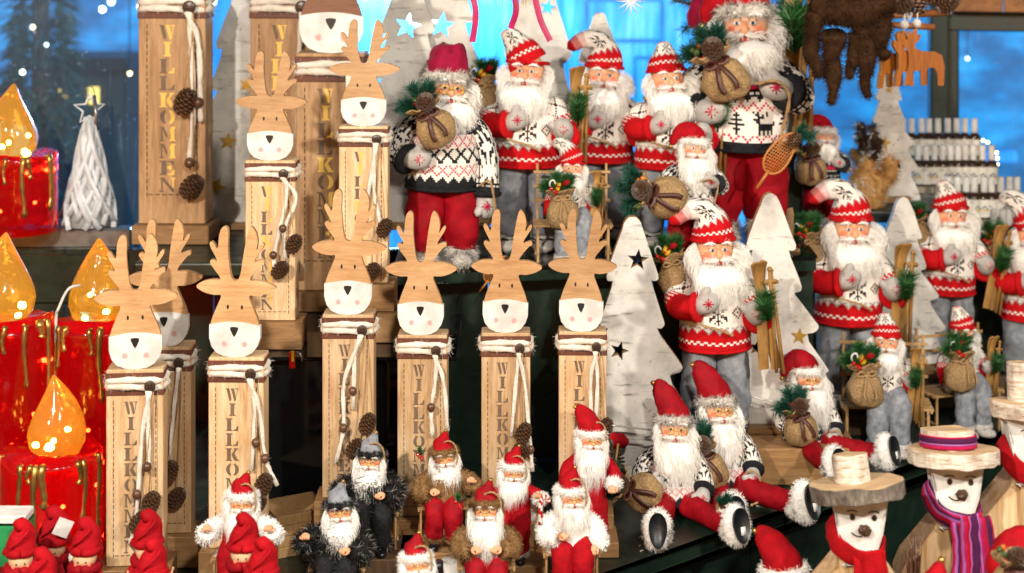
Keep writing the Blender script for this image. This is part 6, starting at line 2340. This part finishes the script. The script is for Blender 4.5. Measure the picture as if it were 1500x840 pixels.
wooden_snowman('wooden snowman with dark bark brim hat, tall birch crown and plain red scarf', 1256, 2.50, 727, 1.0, 'red', -.12, -.12)
wooden_snowman('wooden snowman with pale bark brim hat, striped hat band and striped scarf', 1396, 2.60, 677, 1.0, 'striped', -.1, -.02, True, 'birch_log', .030, .073)
wooden_snowman('wooden snowman at the frame edge with birch log hat and red scarf', 1508, 2.64, 610, 1.06, 'red', -.1, 0, False, 'birch_log', .060, .060)
br = thing('twig_broom', 'small twig broom on a dark stick beside the striped scarf snowman', 'broom', P(1338, 800, 2.50)); br.location.z = ZL
mb = MB(); mb.sweep([(0, 0, 0), (0, 0, .34)], .0035, 7); put('stick', mb.mesh('stick', ['bead_brown']), br)
mb = MB(); rn = random.Random(8)
for k in range(34):
    a, s_ = rn.uniform(0, 6.3), rn.uniform(.2, 1)
    mb.sweep([(.004 * cos(a), .004 * sin(a), .26 + rn.uniform(0, .04)), (.008 * s_ * cos(a), .008 * s_ * sin(a), .31), (.012 * s_ * cos(a + .4), .012 * s_ * sin(a), .345 + rn.uniform(0, .03)), (.016 * s_ * cos(a), .016 * s_ * sin(a), .38 + rn.uniform(-.02, .02))], [.0014, .0013, .001, .0006], 4)
put('twigs', mb.mesh('twigs', ['bead_brown']), br)

# dolls on the low table, mostly below the frame
for (px, py, Y, H, vh, rz, lab, pat) in ((1150, 832, 2.62, .40, 'tall', .1, 'doll below the shelf edge whose bent red hat and white fur rise into view', 'nordic'),
                                         (1372, 884, 2.38, .40, 'up', 0, 'doll at the bottom edge before the striped scarf, only its red hat showing', 'nordic'),
                                         (1522, 832, 2.40, .40, 'side', -.1, 'doll at the corner with red hat beside a cone and berries', 'nordic')):
    top = P(px, py, Y)
    hz = top.z - H * (.415 + HEADZ + .06)
    t, M = doll(lab, (top.x, Y, ZL), (top.z - ZL) / (.415 + HEADZ + .06), rz, 'short', pat, ('vel', vh), 'hold', 'down', 5, (0, 0), 0, 'velvet_red', 'mottled', False, 'white', 'velvet_bright')
    if px > 1500:
        sack('sack with pine cone and berries at the bottom corner', Matrix.Translation(P(1482, 850, 2.30)), .072, 'cb', 1, 'brown_satin')

# ------------------------------------------------------------ things hanging from the beams
def hang(t, M, z1=.75):
    mb = MB(); mb.sweep([(0, 0, 0), (0, 0, z1)], .0016, 5); put('string', mb.mesh('string', ['twine']), t, M)


t = thing('plush_toy', 'brown shaggy plush with limp legs hanging upside down', 'plush toy', P(1238, 60, 3.42))
src = MB()
k_ = 3.42 / F
for pts, rr in (([(-50, -52), (-10, -46), (30, -46), (60, -56)], [.030, .050, .052, .040]),
                ([(-44, -40), (-48, 0), (-46, 34), (-38, 54)], [.03, .022, .017, .013]),
                ([(-20, -10), (-18, 30), (-20, 70), (-26, 90)], [.03, .022, .018, .014]), ([(12, -10), (12, 25), (8, 42), (4, 54)], [.026, .018, .013, .010]),
                ([(28, -20), (30, 30), (32, 65), (34, 86)], [.034, .024, .018, .013]), ([(50, -50), (48, -10), (52, 10), (60, 24)], [.04, .03, .022, .015])):
    rr = [r_ * .78 for r_ in rr]
    q = smooth_path([(a * k_, .01 * sin(a), -b_ * k_) for a, b_ in pts], 4)
    src.sweep(q, interp(rr, len(q)), 16)
src.jitter(.012, 22, 4)
mb = MB(); mb.v, mb.f, mb.m = list(src.v), list(src.f), list(src.m)
mb.fur(src, 12000, .011, .0011, .5, .9, 3)
put('plush_body', mb.mesh('plush_body', ['plush_brown']), t); hang(t, Matrix.Translation((0, 0, .1)), .5)

MOOSE = [(0, 0), (2, 14), (5, 20), (5, 36), (2, 40), (-2, 46), (-1, 52), (4, 51), (2, 58), (6, 62), (8, 57), (10, 63), (14, 62), (14, 57), (18, 56), (16, 50), (12, 47), (12, 41), (20, 38), (32, 38), (40, 34), (43, 22), (42, 0), (36, 0), (35, 14), (32, 20), (26, 20), (24, 14), (24, 0), (18, 0), (17, 16), (10, 16), (8, 8), (6, 0)]
for (px, py, Y, rz, lab) in ((1302, 128, 3.74, .7, 'orange wooden moose ornament hanging nearest the brown plush'), (1332, 126, 3.72, .35, 'orange wooden moose ornament hanging in the middle of the three'), (1352, 125, 3.70, -.25, 'orange wooden moose ornament hanging nearest the dark window frame')):
    t = thing('moose_ornament', lab, 'moose ornament', P(px, py, Y), rz, 1, 'orange wooden moose ornaments')
    mb = MB(); mb.plate([[((a - 20) * .00215, b_ * .0021) for a, b_ in MOOSE]], -.005, .005, 0, 1); put('body', mb.mesh('body', ['orange_wood', 'board_edge'], False), t)
    mb = MB(); mb.sweep([(-.018, 0, .10), (-.012, 0, .17)], .0015, 5); mb.ell((-.014, 0, .145), .011, 10, 8); put('string', mb.mesh('string', ['yarn']), t)
t = thing('hanging_wreath', 'wreath of cones, moss and cinnamon sticks above the orange moose', 'wreath', P(1330, 6, 3.78))
mb = MB(); mb.sweep([(-.085, 0, -.03), (.095, 0, -.02)], .009, 8); mb.sweep([(-.07, .02, -.05), (.06, -.02, -.055)], .008, 8); put('cinnamon_stick', mb.mesh('cinnamon_stick', ['cinnamon']), t)
for k in range(6):
    put('pine_cone', cached('cone', cone_mesh), t, Matrix.Translation((-.09 + .036 * k, -.02, .012 + .012 * sin(k * 2))) @ rotm(k, k * 2, 0).to_4x4() @ Matrix.Scale(.052, 4))
mb = MB()
for k in range(6):
    needles(mb, (-.09 + .035 * k, 0, .0), (sin(k * 2), -.3, .4 * cos(k)), .05, 60, .022, 90 + k, 0, .003)
put('moss', mb.mesh('moss', ['frost_white', 'dark_wood']), t)
mb = MB(); mb.sweep([(0, 0, 0), (0, 0, .5)], .003, 5); put('hanger', mb.mesh('hanger', ['twine']), t)

t = thing('straw_ornament', 'straw bundle ornament with magenta ribbons hanging at the top', 'straw ornament', P(752, -20, 3.30))
mb = MB(); rn = random.Random(3)
for k in range(240):
    x = rn.choice((-.075, .0, .02, -.06)) + rn.gauss(0, .02)
    mb.ribbon([Vector((x * .7, rn.uniform(-.02, .02), .06)), Vector((x, rn.uniform(-.03, .03), .01)), Vector((x * 1.15, rn.uniform(-.04, .04), -.03 - rn.uniform(0, .02)))], .0022, Vector((.9, .3, 0)), 0, .5)
put('straw', mb.mesh('straw', ['straw']), t)
for pts in ([(690, -15), (697, 20), (692, 62)], [(752, -15), (756, 15), (748, 42)], [(782, -10), (792, 30), (806, 60)]):
    q = smooth_path([P(a, b_, 3.27) - P(752, -20, 3.30) for a, b_ in pts], 4)
    mb = MB(); mb.sweep(q, (.0075, .0009), 6, 0, True, None, 0, (1, .2, 0)); put('ribbon', mb.mesh('ribbon', ['magenta_satin'], False), t)
hang(t, Matrix.Translation((0, 0, .05)), .5)
t = thing('frosted_star', 'small frosty white spiky star hanging against the blue', 'star ornament', P(924, 2, 3.6))
mb = MB()
for k in range(12):
    a = k * pi / 6
    mb.sweep([(0, 0, 0), (.035 * sin(a), .006 * (k % 2), .035 * cos(a))], [.003, .0006], 5)
put('star', mb.mesh('star', ['frost_white']), t); hang(t, Matrix(), .5)

# reindeer plush with frosted antlers at the end of the upper shelf
t = thing('reindeer_plush', 'tan furry reindeer with glittering cone antlers beside the grey board tree', 'reindeer figure', P(1268, 330, 4.22), 1.9); t.location.z = ZA - .02
src = MB()
k_ = 4.22 / F
src.sweep(smooth_path([(0, .02, 0), (0, .0, .05), (-.0, -.02, .10)], 4), [.05] * 9, 16)
src.ell((.0, -.04, .115), (.042, .062, .045), 18, 12)
src.ell((.065, -.02, .135), (.052, .010, .020), 14, 8, 0, rotm(0, -.35, 0)); src.ell((-.055, -.02, .135), (.04, .010, .018), 14, 8, 0, rotm(0, .5, 0))
mb = MB(); mb.v, mb.f, mb.m = list(src.v), list(src.f), list(src.m); mb.fur(src, 2600, .016, .002, .3, .8, 3, (0, 1), (30, .3)); put('plush_body', mb.mesh('plush_body', ['fur_tan', 'fur_white']), t)
for s_ in (-1, 1):
    mb = MB()
    mb.sweep(smooth_path([(s_ * .02, -.02, .15), (s_ * .032, -.01, .19), (s_ * .03, 0, .235)], 4), [.013] * 9, 8); mb.sweep([(s_ * .03, -.01, .18), (s_ * .062, -.01, .20)], [.012, .007], 8)
    mb.jitter(.006, 90, 3)
    src = MB(); src.v, src.f, src.m = list(mb.v), list(mb.f), list(mb.m); mb.fur(src, 500, .012, .003, .1, 1, 4, (0, 1), (70, .1)); put('antler', mb.mesh('antler', ['cone_brown', 'frost_white']), t)
    mb = MB(); mb.ell((s_ * .026, -.085, .125), .006, 10, 7); put('eye', mb.mesh('eye', ['pupil_black']), t)
mb = MB(); mb.ell((0, -.10, .105), .010, 10, 7); put('nose', mb.mesh('nose', ['pupil_black']), t)
# pale wooden deer cut-out left of it
t = thing('deer_cutout', 'small pale wooden deer cut-out at the end of the upper shelf', 'deer cut-out', P(1155, 352, 3.60), -.9); t.location.z = ZA
mb = MB(); mb.plate([[(-.03, 0), (-.03, .012), (-.006, .016), (-.008, .03), (-.022, .034), (-.026, .044), (-.006, .042), (-.008, .056), (-.024, .066), (-.026, .078), (-.004, .066), (.0, .10), (.008, .104), (.012, .09), (.010, .016), (.03, .012), (.03, 0)][::-1]], -.005, .005, 0, 1)
put('body', mb.mesh('body', ['pine_board', 'board_edge'], False), t)

mb = MB(); mb.box((P(1243, 0, 3.75).x, 3.75, ZB + .022), (.20, .16, .043), 0, None, .002)
tag(put('wood_block', mb.mesh('wood_block', ['dark_wood'], False)), 'dark block under the doll standing behind the sled', 'wood block')

# white lamp cables lying against the front trees, straw bits on the shelf
for k, (pts, lab) in enumerate(((((884, 622, 3.30), (920, 626, 3.31), (965, 632, 3.32), (990, 640, 3.40)), 'upper white cable across the foot of the front birch tree'),
                                (((886, 634, 3.30), (925, 642, 3.31), (965, 646, 3.32), (990, 652, 3.40)), 'lower white cable across the foot of the front birch tree'),
                                (((1085, 572, 3.44), (1105, 582, 3.42), (1130, 588, 3.42), (1150, 590, 3.43)), 'white cable crossing the second birch tree above the step'))):
    mb = MB(); mb.sweep(smooth_path([P(*q) for q in pts], 5), .0021, 6)
    tag(put('lamp_cord', mb.mesh('lamp_cord', ['white_paint'])), lab, 'cable')
mb = MB(); rn = random.Random(12)
for k in range(90):
    p = Vector((rn.uniform(-.45, .85), 0, ZB + .0016))
    ymin = e0.y + (p.x - e0.x) * ed.y / ed.x
    p.y = max(2.72, ymin) + .02 + abs(rn.gauss(0, .16))
    mb.box(p, (rn.uniform(.004, .018), .0016, .0014), 0 if k % 3 else 1, rotm(0, 0, rn.uniform(0, 3)))
o = put('straw_bits', mb.mesh('straw_bits', ['straw', 'white_card'], False)); o['kind'] = 'stuff'
tag(o, 'loose bits of straw and paper scattered on the green shelf', 'straw')
